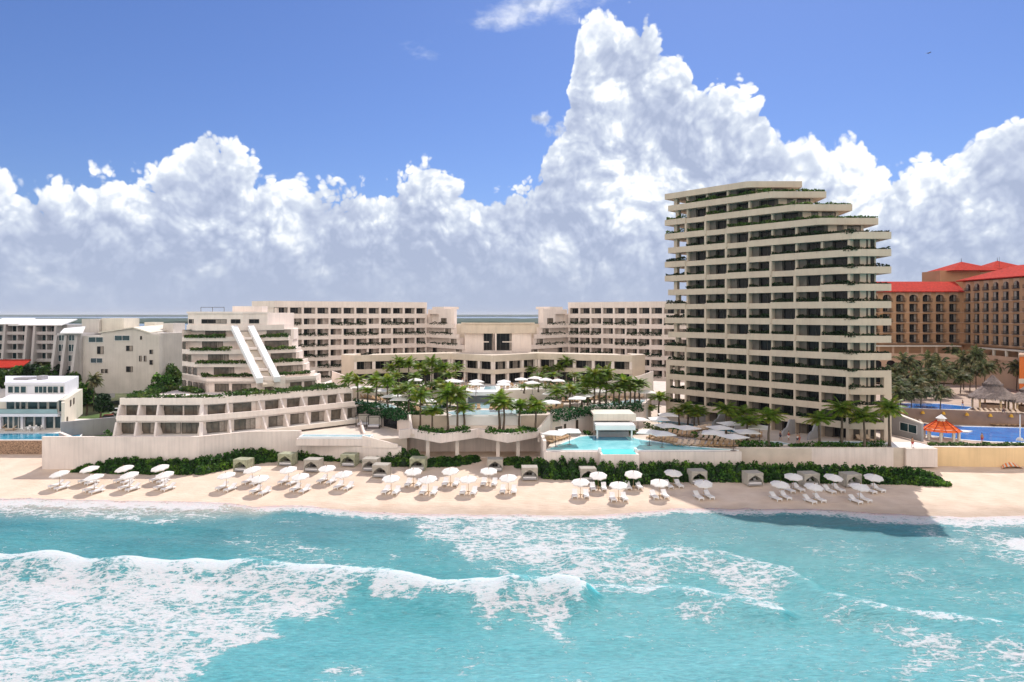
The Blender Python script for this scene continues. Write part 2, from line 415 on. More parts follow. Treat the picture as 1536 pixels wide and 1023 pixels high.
# haze near the horizon
hz = smap(te, .0, .13, .9, 0)
hm = N.new('ShaderNodeMix'); hm.data_type = 'RGBA'; L.new(hz, hm.inputs['Factor']); L.new(cr.outputs[0], hm.inputs['A']); hm.inputs['B'].default_value = (.32, .37, .49, 1)
warm = N.new('ShaderNodeMix'); warm.data_type = 'RGBA'; L.new(smap(Y_, .2, -.3), warm.inputs['Factor']); L.new(hm.outputs['Result'], warm.inputs['A']); warm.inputs['B'].default_value = (.80, .735, .69, 1)   # unseen sun-facing clouds added behind the camera as warm fill light
# thin cirrus high up
ci = N.new('ShaderNodeTexNoise'); ci.inputs['Scale'].default_value = 7; ci.inputs['Detail'].default_value = 8; ci.inputs['Roughness'].default_value = .62
mp = N.new('ShaderNodeMapping'); mp.inputs['Rotation'].default_value = (0, rad(22), 0); mp.inputs['Scale'].default_value = (1, 1, 2.2)
L.new(DIR, mp.inputs[0]); L.new(mp.outputs[0], ci.inputs['Vector'])
a0 = math.atan((805-CX)/F); da = math_('SUBTRACT', az, a0)
tt = math_('SUBTRACT', te, math_('MULTIPLY_ADD', da, .30, (CY-14)/F))
rad2 = math_('SQRT', math_('ADD', math_('MULTIPLY', math_('DIVIDE', da, .16), math_('DIVIDE', da, .16)), math_('MULTIPLY', math_('DIVIDE', tt, .05), math_('DIVIDE', tt, .05))))
cm_ = smap(math_('ADD', math_('MULTIPLY_ADD', ci.outputs['Fac'], 3.2, -1.35), math_('MULTIPLY', rad2, -.8)), -.35, .55)
# small detached puffs
puf = None
for (px, py, rx, ry) in ((811, 178, 16, 11), (842, 195, 20, 15)):
    a = math.atan((px-CX)/F); t = (CY-py)/F*math.cos(a)
    u = math_('DIVIDE', math_('SUBTRACT', az, a), rx/F); v = math_('DIVIDE', math_('SUBTRACT', te, t), ry/F)
    k = math_('SUBTRACT', 1.0, math_('SQRT', math_('ADD', math_('MULTIPLY', u, u), math_('MULTIPLY', v, v))))
    puf = k if puf is None else math_('MAXIMUM', puf, k)
pm = smap(math_('ADD', puf, math_('MULTIPLY_ADD', nz.outputs['Fac'], 2.6, -1.3)), -.1, .6, 0, .85)
mask = math_('MAXIMUM', mask, pm)
mask = math_('MAXIMUM', mask, math_('MULTIPLY', cm_, .8))
mask = math_('MAXIMUM', mask, smap(te, .0, .05, 1, 0))
bgc = N.new('ShaderNodeBackground'); L.new(warm.outputs['Result'], bgc.inputs[0]); L.new(smap(Y_, .25, -.35, 1.04, 1.38), bgc.inputs[1])  # the added bank behind the camera also shines stronger
bg.inputs[1].default_value = .07
tint = N.new('ShaderNodeMix'); tint.data_type = 'RGBA'; tint.blend_type = 'MULTIPLY'; tint.inputs['Factor'].default_value = 1
L.new(sky.outputs[0], tint.inputs['A']); tint.inputs['B'].default_value = (.66, .77, 1.13, 1); L.new(tint.outputs['Result'], bg.inputs[0])
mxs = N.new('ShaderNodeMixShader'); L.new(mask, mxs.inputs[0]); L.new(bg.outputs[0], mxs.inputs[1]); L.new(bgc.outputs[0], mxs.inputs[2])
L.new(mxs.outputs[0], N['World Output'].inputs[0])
wd.cycles.sampling_method = 'MANUAL'; wd.cycles.sample_map_resolution = 512

# ---------------------------------------------------------------- ground, far shores, lagoon
def sandmat():
    m = bpy.data.materials.new('sand'); nt, N, L = nodes_of(m); b = N['Principled BSDF']; b.inputs['Roughness'].default_value = .95
    b.inputs['Specular IOR Level'].default_value = .1
    geo = N.new('ShaderNodeNewGeometry')
    n = N.new('ShaderNodeTexNoise'); n.inputs['Scale'].default_value = .35; n.inputs['Detail'].default_value = 7; L.new(geo.outputs['Position'], n.inputs['Vector'])
    cr = N.new('ShaderNodeValToRGB'); cr.color_ramp.elements[0].position = .35; cr.color_ramp.elements[1].position = .65
    cr.color_ramp.elements[0].color = (.66, .515, .40, 1); cr.color_ramp.elements[1].color = (.74, .60, .48, 1); L.new(n.outputs['Fac'], cr.inputs[0])
    sp = N.new('ShaderNodeSeparateXYZ'); L.new(geo.outputs['Position'], sp.inputs[0])
    wet = N.new('ShaderNodeMapRange'); nw = N.new('ShaderNodeTexNoise'); nw.inputs['Scale'].default_value = .25; nw.inputs['Detail'].default_value = 6; L.new(geo.outputs['Position'], nw.inputs['Vector']); L.new(math_('MULTIPLY_ADD', nw.outputs['Fac'], -.7, math_('ADD', sp.outputs['Z'], .35, nt=nt), nt=nt), wet.inputs[0]); wet.inputs[1].default_value = .10; wet.inputs[2].default_value = .55; wet.inputs[3].default_value = .72; wet.inputs[4].default_value = 1
    vm = N.new('ShaderNodeVectorMath'); vm.operation = 'SCALE'; L.new(cr.outputs[0], vm.inputs[0]); L.new(wet.outputs[0], vm.inputs['Scale']); L.new(vm.outputs[0], b.inputs['Base Color'])
    mp = N.new('ShaderNodeMapping'); mp.inputs['Scale'].default_value = (.5, 1.6, 1); L.new(geo.outputs['Position'], mp.inputs[0])
    n3 = N.new('ShaderNodeTexNoise'); n3.inputs['Scale'].default_value = 1.5; n3.inputs['Detail'].default_value = 5; n3.inputs['Roughness'].default_value = .6; L.new(mp.outputs[0], n3.inputs['Vector'])
    bp = N.new('ShaderNodeBump'); bp.inputs['Strength'].default_value = .8; bp.inputs['Distance'].default_value = .22
    L.new(n3.outputs['Fac'], bp.inputs['Height']); L.new(bp.outputs[0], b.inputs['Normal'])
    return m
sand = sandmat()
def grid(xs, ys, zf):
    mb = MB(); nx = len(xs)
    mb.v = [(x, y, zf(x, y)) for y in ys for x in xs]
    mb.f = [(j*nx+i, j*nx+i+1, (j+1)*nx+i+1, (j+1)*nx+i) for j in range(len(ys)-1) for i in range(nx-1)]
    mb.m = [0]*len(mb.f); return mb
def gz(x, y):
    z = beach_z(y)
    if 97 < y < 126: z += .05*noise.noise(Vector((x*.25, y*.6, 0)))+.025*noise.noise(Vector((x*1.1, y*1.6, 5)))
    if y > 420: z -= (y-420)*.2
    return z
xs = [-2500, -1200, -600, -300, -200, -150]+[i*.8 for i in range(-160, 161)]+[150, 200, 300, 600, 1200, 2500]
ys = [-200, 60, 80, 90, 94]+[95+i*.45 for i in range(72)]+[130, 150, 200, 260, 330, 420, 440, 600]
struct('beach', grid(xs, ys, gz), sand, True)
grassm = mat('grass_land', (.13, .14, .06), .95, .5, .08)
struct('ground', MB().add([(-2500, 128, 3.3), (2500, 128, 3.3), (2500, 425, 3.3), (-2500, 425, 3.3)], [(0, 1, 2, 3)]), grassm)
mangrove = mat('mangrove', (.035, .065, .035), .95, .5, .02)
mb = MB()
xs2 = [-20000, -9000]+[i*60 for i in range(-90, 91)]+[9000, 20000]
def shore(name, y0, y1, h):
    f = lambda x, k: k+140*noise.noise(Vector((x*.0013, k, 0)))
    m = MB(); n = len(xs2)
    for r in range(4):
        for x in xs2:
            y = f(x, y0) if r < 2 else (f(x, y0)+y1)/2 if r == 2 else y1
            z = -.5 if r == 0 else h*(.75+.5*noise.noise(Vector((x*.01, r*3.7, 1))))
            m.v.append((x, y+(0 if r == 0 else 8), z))
    m.f = [(j*n+i, j*n+i+1, (j+1)*n+i+1, (j+1)*n+i) for j in range(3) for i in range(n-1)]; m.m = [0]*len(m.f)
    struct(name, m, mangrove)
shore('mangrove_shore', 1950, 3800, 7)
shore('far_mangrove_shore', 7000, 26000, 12)
m = MB(); m.add([(-20000, 430, .6), (20000, 430, .6), (30000, 30000, .6), (-30000, 30000, .6)], [(0, 1, 2, 3)])
struct('lagoon_water', m, lagoonm)
hzm = bpy.data.materials.new('haze'); hzm.use_nodes = True
for n in list(hzm.node_tree.nodes):
    if n.type != 'OUTPUT_MATERIAL': hzm.node_tree.nodes.remove(n)
pv = hzm.node_tree.nodes.new('ShaderNodeVolumePrincipled'); pv.inputs['Density'].default_value = .00005; pv.inputs['Color'].default_value = (.82, .88, .97, 1)
hzm.node_tree.links.new(pv.outputs[0], hzm.node_tree.nodes['Material Output'].inputs['Volume'])
hb = tag(new('haze', mesh_of(MB().box(-31000, 31000, -2600, 31000, -110, 75), hzm)), None, kind='stuff')

# ---------------------------------------------------------------- sea with surf
shore_px = [(-300, 750), (0, 747), (100, 749), (180, 751), (300, 752.5), (345, 755), (385, 760), (437, 758), (470, 759), (510, 765), (560, 768), (620, 771), (700, 771.5), (800, 772.5), (850, 774),
            (900, 773), (960, 768), (1010, 763.5), (1060, 762), (1100, 764), (1150, 763), (1200, 764), (1250, 765), (1300, 769), (1390, 774), (1450, 777), (1536, 774), (1800, 770)]
def seg_d(px, py, line):
    best = 1e9; side = 0
    for (a, b), (c, d) in zip(line, line[1:]):
        dx, dy = c-a, d-b; t = max(0, min(1, ((px-a)*dx+(py-b)*dy)/(dx*dx+dy*dy)))
        qx, qy = a+dx*t, b+dy*t; dd = math.hypot(px-qx, py-qy)
        if dd < best: best = dd; side = py-qy
    return best, side
def in_poly(x, y, P):
    c = False; j = len(P)-1
    for i in range(len(P)):
        if (P[i][1] > y) != (P[j][1] > y) and x < (P[j][0]-P[i][0])*(y-P[i][1])/(P[j][1]-P[i][1])+P[i][0]: c = not c
        j = i
    return c
crest1 = [(-400, 830), (0, 846), (90, 849), (170, 858), (300, 858), (380, 861), (450, 867), (530, 871), (600, 879), (660, 888), (768, 893), (835, 893), (870, 900)]
crest2 = [(770, 889), (860, 888), (1000, 889), (1100, 905), (1170, 922)]
crest3 = [(860, 838), (950, 834), (1080, 838), (1180, 862), (1240, 900), (1330, 922), (1430, 935), (1560, 950), (1800, 975)]
foams = [
    ([(-400, 830), (0, 846), (90, 849), (170, 858), (300, 858), (450, 867), (530, 871), (660, 888), (768, 893), (838, 893), (846, 925), (862, 985), (845, 985), (790, 950), (735, 935), (690, 915), (640, 898), (560, 905), (505, 925), (430, 945), (370, 972), (320, 1000), (290, 1040), (240, 1100), (-400, 1160)], .66, 16),
    ([(620, 772), (900, 772), (935, 790), (960, 830), (930, 860), (860, 880), (790, 872), (720, 850), (660, 825), (615, 800)], .60, 18),
    ([(900, 800), (1060, 808), (1130, 825), (1190, 850), (1225, 885), (1230, 905), (1150, 915), (1080, 905), (1020, 885), (900, 885), (860, 870)], .58, 22),
    ([(995, 888), (1120, 890), (1175, 930), (1120, 930), (1060, 950), (1020, 952), (1000, 915)], .48, 14),
    ([(1210, 905), (1330, 915), (1430, 930), (1800, 960), (1800, 1100), (1500, 1080), (1420, 1030), (1340, 1000), (1280, 955)], .50, 22),
    ([(1370, 795), (1440, 795), (1800, 830), (1800, 875), (1540, 862), (1440, 840)], .52, 16),
    ([(310, 805), (380, 795), (480, 815), (600, 830), (600, 868), (520, 868), (430, 855), (340, 830)], .38, 16),
    ([(1230, 830), (1400, 870), (1600, 900), (1600, 925), (1400, 920), (1250, 890)], .24, 20),
    ([(470, 1005), (510, 988), (560, 995), (580, 1010), (520, 1015)], .40, 10),
    ([(1000, 790), (1100, 795), (1160, 820), (1090, 825), (1000, 812)], .28, 14),
    ([(1150, 800), (1300, 810), (1540, 870), (1700, 900), (1700, 960), (1500, 925), (1330, 890), (1220, 860)], .34, 22),
    ([(880, 900), (1000, 900), (1230, 940), (1400, 1000), (1536, 1060), (1300, 1040), (1120, 985), (950, 940)], .26, 22),
    ([(640, 905), (700, 915), (760, 945), (840, 970), (790, 985), (700, 960)], .22, 16),
    ([(40, 870), (330, 870), (420, 880), (300, 905), (60, 915)], .80, 14),
    ([(560, 880), (740, 898), (760, 925), (640, 900), (560, 898)], .80, 9),
    ([(740, 795), (930, 800), (925, 850), (800, 862), (730, 835)], .70, 16),
    ([(-400, 780), (200, 785), (330, 800), (250, 830), (100, 838), (-400, 828)], .16, 20),
]
def foam_at(px, py, ysh):
    d = .10+.16*noise.noise(Vector((px*.008, py*.02, 11)))+(.07 if px > 700 else 0)
    for P, v, fe in foams:
        bx = (min(p[0] for p in P)-fe, max(p[0] for p in P)+fe, min(p[1] for p in P)-fe, max(p[1] for p in P)+fe)
        if not (bx[0] < px < bx[1] and bx[2] < py < bx[3]): continue
        dd, _ = seg_d(px, py, P+[P[0]])
        s = dd if in_poly(px, py, P) else -dd
        d = max(d, v*sst(-fe*1.1, fe*1.5, s+(noise.noise(Vector((px*.02, py*.035, v*9)))+.5*noise.noise(Vector((px*.06, py*.1, v*5))))*fe*1.6))
    for line, v, up, dn in ((crest1, 1.0, 2.0, 13), (crest2, .75, 2, 8), (crest3, .62, 2, 8)):
        if py < min(p[1] for p in line)-20 or py > max(p[1] for p in line)+60: continue
        dd, side = seg_d(px, py, line)
        if line[0][0] <= px <= line[-1][0] or dd < dn:
            k = sst(up, 0, dd) if side < 0 else sst(dn*2.2, 3, dd)
            k *= .50+.60*(noise.noise(Vector((px*.016, py*.02, 3)))+.5)
            d = max(d, v*k)
    # shore break
    s = py-ysh
    w = 3+6*(noise.noise(Vector((px*.012, 0, 7)))+.5)
    if px < 420: w = lerp(34, w, sst(300, 430, px))
    if px > 1220: w = lerp(w, 15, sst(1220, 1330, px))
    if px > 400 and px < 620: w = max(w, 9*sst(0, 40, 120-abs(px-520)))
    lv = .80 if px > 420 else lerp(.70, .85, sst(300, 430, px))
    if px < 400 and s > 4: lv *= .72+.5*noise.noise(Vector((px*.01, s*.10, 2)))
    d = max(d, lv*sst(w+8, w*.5, s))
    if px < 400: d = max(d, .85*sst(13, 2, abs(s-6+3*noise.noise(Vector((px*.03, 2, 2)))))*sst(0, 100, 400-px))
    d = max(d, .62*sst(11, 1, seg_d(px, py, [(120, 766), (170, 776), (210, 779), (250, 780), (290, 773)])[0])*(.8+.5*noise.noise(Vector((px*.06, py*.1, 1)))))
    d = max(d, .8*sst(14, 5, seg_d(px, py, [(1518, 815), (1600, 818)])[0]))
    return d
xs = [-3000, -1500, -700, -350, -200, -150, -120]+[i*.42-100.8 for i in range(481)]+[120, 150, 200, 350, 700, 1500, 3000]
ys = [-2500, -900, -300, -60, 0, 15, 25, 32, 38, 42]+[45+i*.32 for i in range(152)]+[93.7+i*.14 for i in range(1, 90)]
def sea():
    m = MB(); nx = len(xs); fo = []; sh = []
    for y in ys:
        for x in xs:
            if y > 35 and abs(x) < 110:
                px = CX+x/y*F; py = CY+H/y*F
                jit = 1.6*noise.noise(Vector((px*.03, 0, 0)))+.7*noise.noise(Vector((px*.12, 0, 4)))
                ysh = pl(px, shore_px)+jit
                Ys = 41103/(ysh-348.1)
                bz = beach_z(y)
                py2 = py if y < 97 else CY+(H-bz)*F/y
                f = foam_at(px, py2, ysh)
                z = 0.20*noise.noise(Vector((x*.07, y*.30, 0)))+.10*noise.noise(Vector((x*.25, y*.8, 3)))+.05*noise.noise(Vector((x*.7, y*1.4, 6)))
                for line, a, wf, wb in ((crest1, 1.9, 6, 26), (crest2, .9, 5, 18), (crest3, 1.1, 6, 22)):
                    if line[0][0]-60 < px < line[-1][0]+60:
                        dd, side = seg_d(px, py2, line)
                        k = math.exp(-(dd/(wf if side < 0 else wb))**2)
                        z += a*k*(.8+.5*noise.noise(Vector((x*.2, 1, 1))))
                z *= sst(97, 90, y)
                if y <= Ys: z = max(z, bz+.05)
                else: z = bz-.4
                fo.append(f); sh.append(sst(ysh+pl(px, [(300, 36), (460, 8)]), ysh-2, py2))
            else: z = -.02; fo.append(.12); sh.append(0)
            if y < 40: z = 0
            m.v.append((x, y, z))
    m.f = [(j*nx+i, j*nx+i+1, (j+1)*nx+i+1, (j+1)*nx+i) for j in range(len(ys)-1) for i in range(nx-1)]; m.m = [0]*len(m.f)
    o = struct('sea', m, seam, True)
    for nm, dat in (('foam', fo), ('shallow', sh)):
        at = o.data.attributes.new(nm, 'FLOAT', 'POINT'); at.data.foreach_set('value', dat)
seam = bpy.data.materials.new('sea_water'); nt, N, L = nodes_of(seam); b = N['Principled BSDF']
def mth(op, a, b_=None, c=None, clamp=False): return math_(op, a, b_, c, clamp, nt=seam.node_tree)
geo = N.new('ShaderNodeNewGeometry'); P_ = geo.outputs['Position']
fa = N.new('ShaderNodeAttribute'); fa.attribute_name = 'foam'; FA = fa.outputs['Fac']
sa = N.new('ShaderNodeAttribute'); sa.attribute_name = 'shallow'; SA = sa.outputs['Fac']
def noi(scale, det, vec, rough=.5, dist=0):
    n = N.new('ShaderNodeTexNoise'); n.inputs['Scale'].default_value = scale; n.inputs['Detail'].default_value = det; n.inputs['Roughness'].default_value = rough
    n.inputs['Distortion'].default_value = dist; L.new(vec, n.inputs['Vector']); return n
def mapp(vec, sc, rz=0):
    n = N.new('ShaderNodeMapping'); n.inputs['Scale'].default_value = sc; n.inputs['Rotation'].default_value = (0, 0, rz); L.new(vec, n.inputs[0]); return n.outputs[0]
wv = noi(.55, 4, P_)
wa = N.new('ShaderNodeVectorMath'); wa.operation = 'MULTIPLY_ADD'; wa.inputs[1].default_value = (1.7, 1.7, 0); L.new(wv.outputs['Color'], wa.inputs[0]); L.new(mapp(P_, (1, 1.15, 0), rad(-14)), wa.inputs[2])
def edge(scale, rnd=1):
    v = N.new('ShaderNodeTexVoronoi'); v.feature = 'DISTANCE_TO_EDGE'; v.voronoi_dimensions = '2D'; v.inputs['Scale'].default_value = scale; v.inputs['Randomness'].default_value = rnd
    L.new(wa.outputs[0], v.inputs['Vector']); return v.outputs['Distance']
w1 = mth('SUBTRACT', 1, mth('MULTIPLY', edge(.55), 3.2)); w2 = mth('SUBTRACT', 1, mth('MULTIPLY', edge(1.35), 3.3)); w3 = mth('SUBTRACT', 1, mth('MULTIPLY', edge(3.4), 3.2))
fine = noi(4.2, 9, mapp(P_, (.6, 1.9, 1), rad(-16)), .78)
web = mth('MAXIMUM', w1, mth('MULTIPLY_ADD', w2, .86, 0))
web = mth('MAXIMUM', web, mth('MULTIPLY', w3, .62))
midn = noi(1.15, 7, mapp(P_, (.65, 1.8, 1), rad(-12)), .68, .6)
big = noi(.16, 5, mapp(P_, (1, 1.6, 1), rad(-12)), .6)
pat = mth('MULTIPLY_ADD', fine.outputs['Fac'], 1.0, mth('MULTIPLY_ADD', web, .46, mth('MULTIPLY_ADD', midn.outputs['Fac'], 1.8, -1.30)))
pat = mth('ADD', pat, mth('MULTIPLY_ADD', big.outputs['Fac'], .9, -.45))
thr = mth('MULTIPLY_ADD', FA, -1.12, 1.01)
fm = N.new('ShaderNodeMapRange'); fm.interpolation_type = 'SMOOTHSTEP'; L.new(pat, fm.inputs[0]); L.new(mth('SUBTRACT', thr, .12), fm.inputs[1]); L.new(mth('ADD', thr, .20), fm.inputs[2])
FM = mth('MULTIPLY', fm.outputs[0], mth('MULTIPLY_ADD', fine.outputs['Fac'], .9, .45), clamp=True)
# water colour
cn = noi(.045, 5, mapp(P_, (.7, 2.0, 1), rad(-10)), .6)
sp = N.new('ShaderNodeSeparateXYZ'); L.new(P_, sp.inputs[0])
yr = N.new('ShaderNodeMapRange'); L.new(sp.outputs['Y'], yr.inputs[0]); yr.inputs[1].default_value = 52; yr.inputs[2].default_value = 96
cr = N.new('ShaderNodeValToRGB'); L.new(mth('ADD', yr.outputs[0], mth('MULTIPLY_ADD', cn.outputs['Fac'], 1.1, -.55)), cr.inputs[0])
e_ = cr.color_ramp.elements; e_[0].position = 0; e_[0].color = (.095, .335, .375, 1); e_[1].position = 1; e_[1].color = (.035, .175, .21, 1)
k = e_.new(.45); k.color = (.045, .27, .295, 1)
gl = noi(.8, 6, mapp(P_, (.6, 2.2, 1), rad(-10)), .7)
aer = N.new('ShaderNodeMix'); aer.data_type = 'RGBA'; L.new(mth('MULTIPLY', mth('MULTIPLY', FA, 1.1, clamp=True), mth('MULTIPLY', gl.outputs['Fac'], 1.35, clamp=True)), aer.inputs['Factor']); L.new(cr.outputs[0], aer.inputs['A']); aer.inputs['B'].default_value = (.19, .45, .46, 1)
shm = N.new('ShaderNodeMix'); shm.data_type = 'RGBA'; L.new(mth('MULTIPLY', SA, .93), shm.inputs['Factor']); L.new(aer.outputs['Result'], shm.inputs['A']); shm.inputs['B'].default_value = (.56, .47, .385, 1)
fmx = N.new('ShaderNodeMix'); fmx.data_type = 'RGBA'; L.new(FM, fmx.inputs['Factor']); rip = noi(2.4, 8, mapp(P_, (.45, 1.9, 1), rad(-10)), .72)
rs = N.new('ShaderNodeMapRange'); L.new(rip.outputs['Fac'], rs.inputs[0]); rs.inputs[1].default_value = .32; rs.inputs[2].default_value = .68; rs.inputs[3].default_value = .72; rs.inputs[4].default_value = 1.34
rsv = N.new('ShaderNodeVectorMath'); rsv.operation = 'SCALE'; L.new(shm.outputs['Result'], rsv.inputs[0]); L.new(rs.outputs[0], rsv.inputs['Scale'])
L.new(rsv.outputs[0], fmx.inputs['A']); fmx.inputs['B'].default_value = (.77, .77, .78, 1)
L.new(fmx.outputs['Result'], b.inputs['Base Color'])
L.new(mth('MULTIPLY_ADD', FM, .6, .22), b.inputs['Roughness']); b.inputs['IOR'].default_value = 1.33
b.inputs['Specular IOR Level'].default_value = .4
b.inputs['Subsurface Weight'].default_value = .75; b.inputs['Subsurface Radius'].default_value = (1.2, 3.2, 3.6); b.inputs['Subsurface Scale'].default_value = 1.0
rp = noi(1.3, 6, mapp(P_, (.55, 1.7, 1), rad(-10)), .62)
hh = mth('ADD', mth('MULTIPLY', rp.outputs['Fac'], .9), mth('MULTIPLY', FM, mth('MULTIPLY_ADD', fine.outputs['Fac'], 1.6, -.2)))
bp = N.new('ShaderNodeBump'); bp.inputs['Strength'].default_value = .75; bp.inputs['Distance'].default_value = .42; L.new(hh, bp.inputs['Height']); L.new(bp.outputs[0], b.inputs['Normal'])
sea()
towerc = mat('tower_corner_wall', (.19, .165, .145), .85, .2, .8, streak=.2)  # room corner boxes, colour darkened to carry the shade of the recesses
# ---------------------------------------------------------------- site levels
T0, D1, D2, LT, RD = 7.4, 9.7, 12.1, 6.5, 5.75       # planter terrace, main deck, upper deck, lower left terrace, right deck
AX = -4.4
def mir(p): return (2*AX-p[0], p[1])
# decks (structure)
d = MB().prism([(-34.6, 146), (-18.9, 127), (-11.2, 126.4), (.8, 126.4), (7.6, 127.4), (15.7, 135), (26.7, 140.3), (31, 152), (33, 182), (-45, 182), (-47, 152)], 2.5, D1)
struct('pool_deck', d, deckm)
struct('upper_deck', MB().prism([(-33, 152), (-20, 149), (-9.2, 146.4), (-3.2, 146.4), (6, 149), (22, 154), (27, 160), (33, 185), (-45, 185), (-45, 158)], D1+.004, D2), deckw)
struct('planter_terrace', MB().prism([(-18.6, 121.2), (-12, 116.2), (-5.9, 121), (-.7, 116.2), (4.6, 121.4), (6.5, 127.4), (.8, 126.38), (-11.2, 126.38), (-18.9, 126.8)], 6.9, T0), deckm)
struct('lower_terrace', MB().prism([(-33, 144), (-18.95, 127), (-18.7, 121.5), (-27, 119.2), (-38, 122.6), (-45, 124), (-31.4, 136.5)], 2.5, LT), deckm)
struct('right_deck', MB().prism([(5.7, 113.9), (64.0, 116.1), (72, 116.3), (72, 150), (40, 170), (30, 170), (27, 140.6), (15.9, 135.3), (7.9, 127.5)], 2.4, RD), deckm)
struct('plaza', MB().prism([(-46, 140), (-20, 130), (72, 120), (96, 150), (96, 260), (-46, 260)], 3.0, 3.9), deckm)
struct('slope_ground', MB().prism([(-76, 116.5), (-69, 117), (-69, 143), (-62, 168), (-90, 190), (-100, 150), (-84, 128)], 2.2, 5.0), mat('grass_ground', (.10, .16, .04), .95, .5, .3))

# retaining walls
wl = [(-79.6, 115.6), (-53.2, 115.9), (-46.5, 121.0), (-37.6, 121.6)]
def wall(name, pts, z0, z1, m, label, t=.5, cap=True, cat='wall'):
    r = thing(name, label, cat, (pts[0][0], pts[0][1], z0))
    b = MB().strip(pts, z0, z1-.1 if cap else z1, t); part('wall_face', b, m, r)
    if cap:
        n0 = Fr(pts[0], pts[1]).n*.04
        c = MB().strip([(x+n0.x, y+n0.y) for x, y in pts], z1-.1, z1, t+.08); part('coping', c, stucco, r)
    return r
wall('retaining_wall', wl, 1.5, 7.7, stucco_w, 'long tall pale pink stucco wall behind the beach below the low terraced building')
wall('retaining_wall', [(-37.6, 121.7), (-27, 118.6), (-19.2, 118.4)], 1.5, 5.5, stucco_w, 'stucco wall under the plunge pool, left of the zigzag colonnade')
wall('retaining_wall', [(-19.0, 125.6), (6.6, 125.6)], 1.5, 6.88, stucco_w, 'shaded back wall behind the columns under the zigzag parapet')
wall('retaining_wall', [(5.0, 121.4), (5.2, 113.5)], 2.0, 7.4, stucco_w, 'short side wall left of the bright lower infinity pool')
wall('retaining_wall', [(37.9, 115.6), (64.6, 115.6)], 1.5, RD+.12, stucco_w, 'long pale streaked wall below the tower, behind the beach hedge')
wall('retaining_wall', [(65.2, 117.0), (66.6, 117.0)], 1.5, RD, stucco, 'narrow sunlit wall with steps beside the tower wall')
wall('retaining_wall', [(66.7, 115.5), (72.0, 115.5)], 2.6, RD, stucco_w, 'boxy grey stucco wall below the white landing at the right')
wall('retaining_wall', [(-34.9, 145), (-19.0, 126.3)], LT, D1+.12, stucco_w, 'left stucco wall below the hanging hedge of the pool deck')
wall('retaining_wall', [(7.3, 127.2), (15.9, 134.9), (26.9, 140.1), (30.5, 151)], RD, D1+.12, stucco_w, 'right stucco wall below the hanging hedge, behind the swim-up bar')
wall('garden_wall', [(-84, 126.5), (-77, 120), (-69.3, 122)], 4.5, 6.6, greyw, 'low grey garden wall between villa and green slope')
wall('garden_wall', [(-84.5, 128), (-72, 141), (-68, 146)], 5, 8.2, greyw, 'grey sloping garden wall beyond the green bank', cap=False)
wall('beach_wall', [(72.2, 117.2), (84, 116.6), (95, 117.4), (130, 118)], 1.5, 5.75, yellow, 'sandy yellow beach wall in front of the neighbouring hotel pool')
wall('stone_wall', [(-120, 123.4), (-79.9, 123.4), (-79.7, 116)], 1.5, 5.55, rubble, 'brown rubble stone wall below the villa pool', cap=False)
struct('villa_terrace', MB().prism([(-120, 123.9), (-80.2, 123.9), (-79, 118), (-77, 121), (-84, 128), (-84, 150), (-120, 150)], 2.0, 5.5), deckw)
struct('hotel_pool_deck', MB().prism([(72.3, 117.8), (95, 118), (160, 118.6), (200, 170), (96, 170), (72.3, 142)], 2.0, 5.45), mat('paver', (.48, .36, .28), .9, .2, .5))
# planter edge parapet with prows
zz = [(-17.8, 120.7), (-12.1, 115.5), (-5.9, 120.7), (-.72, 115.7), (4.8, 121.1)]
r = thing('colonnade', 'zigzag stucco parapet on slim square columns over the beach path', 'colonnade', (-6, 118, 2))
part('parapet', MB().strip(zz, 6.65, 8.2, .5), stucco_w, r)
b = MB().strip([(-19.6, 119.4), (-17.82, 120.72)], 6.65, 8.2, .5); part('parapet_end', b, stucco_w, r)
for px in (642, 686, 747, 777):
    x = XA(px, 120.4); part('column', MB().box(x-.32, x+.32, 120.0, 120.7, 2.4, 6.9), stucco, r)
part('plinth', MB().box(-18.5, 4.8, 121.4, 125.4, 2.0, 3.0), stucco, r)

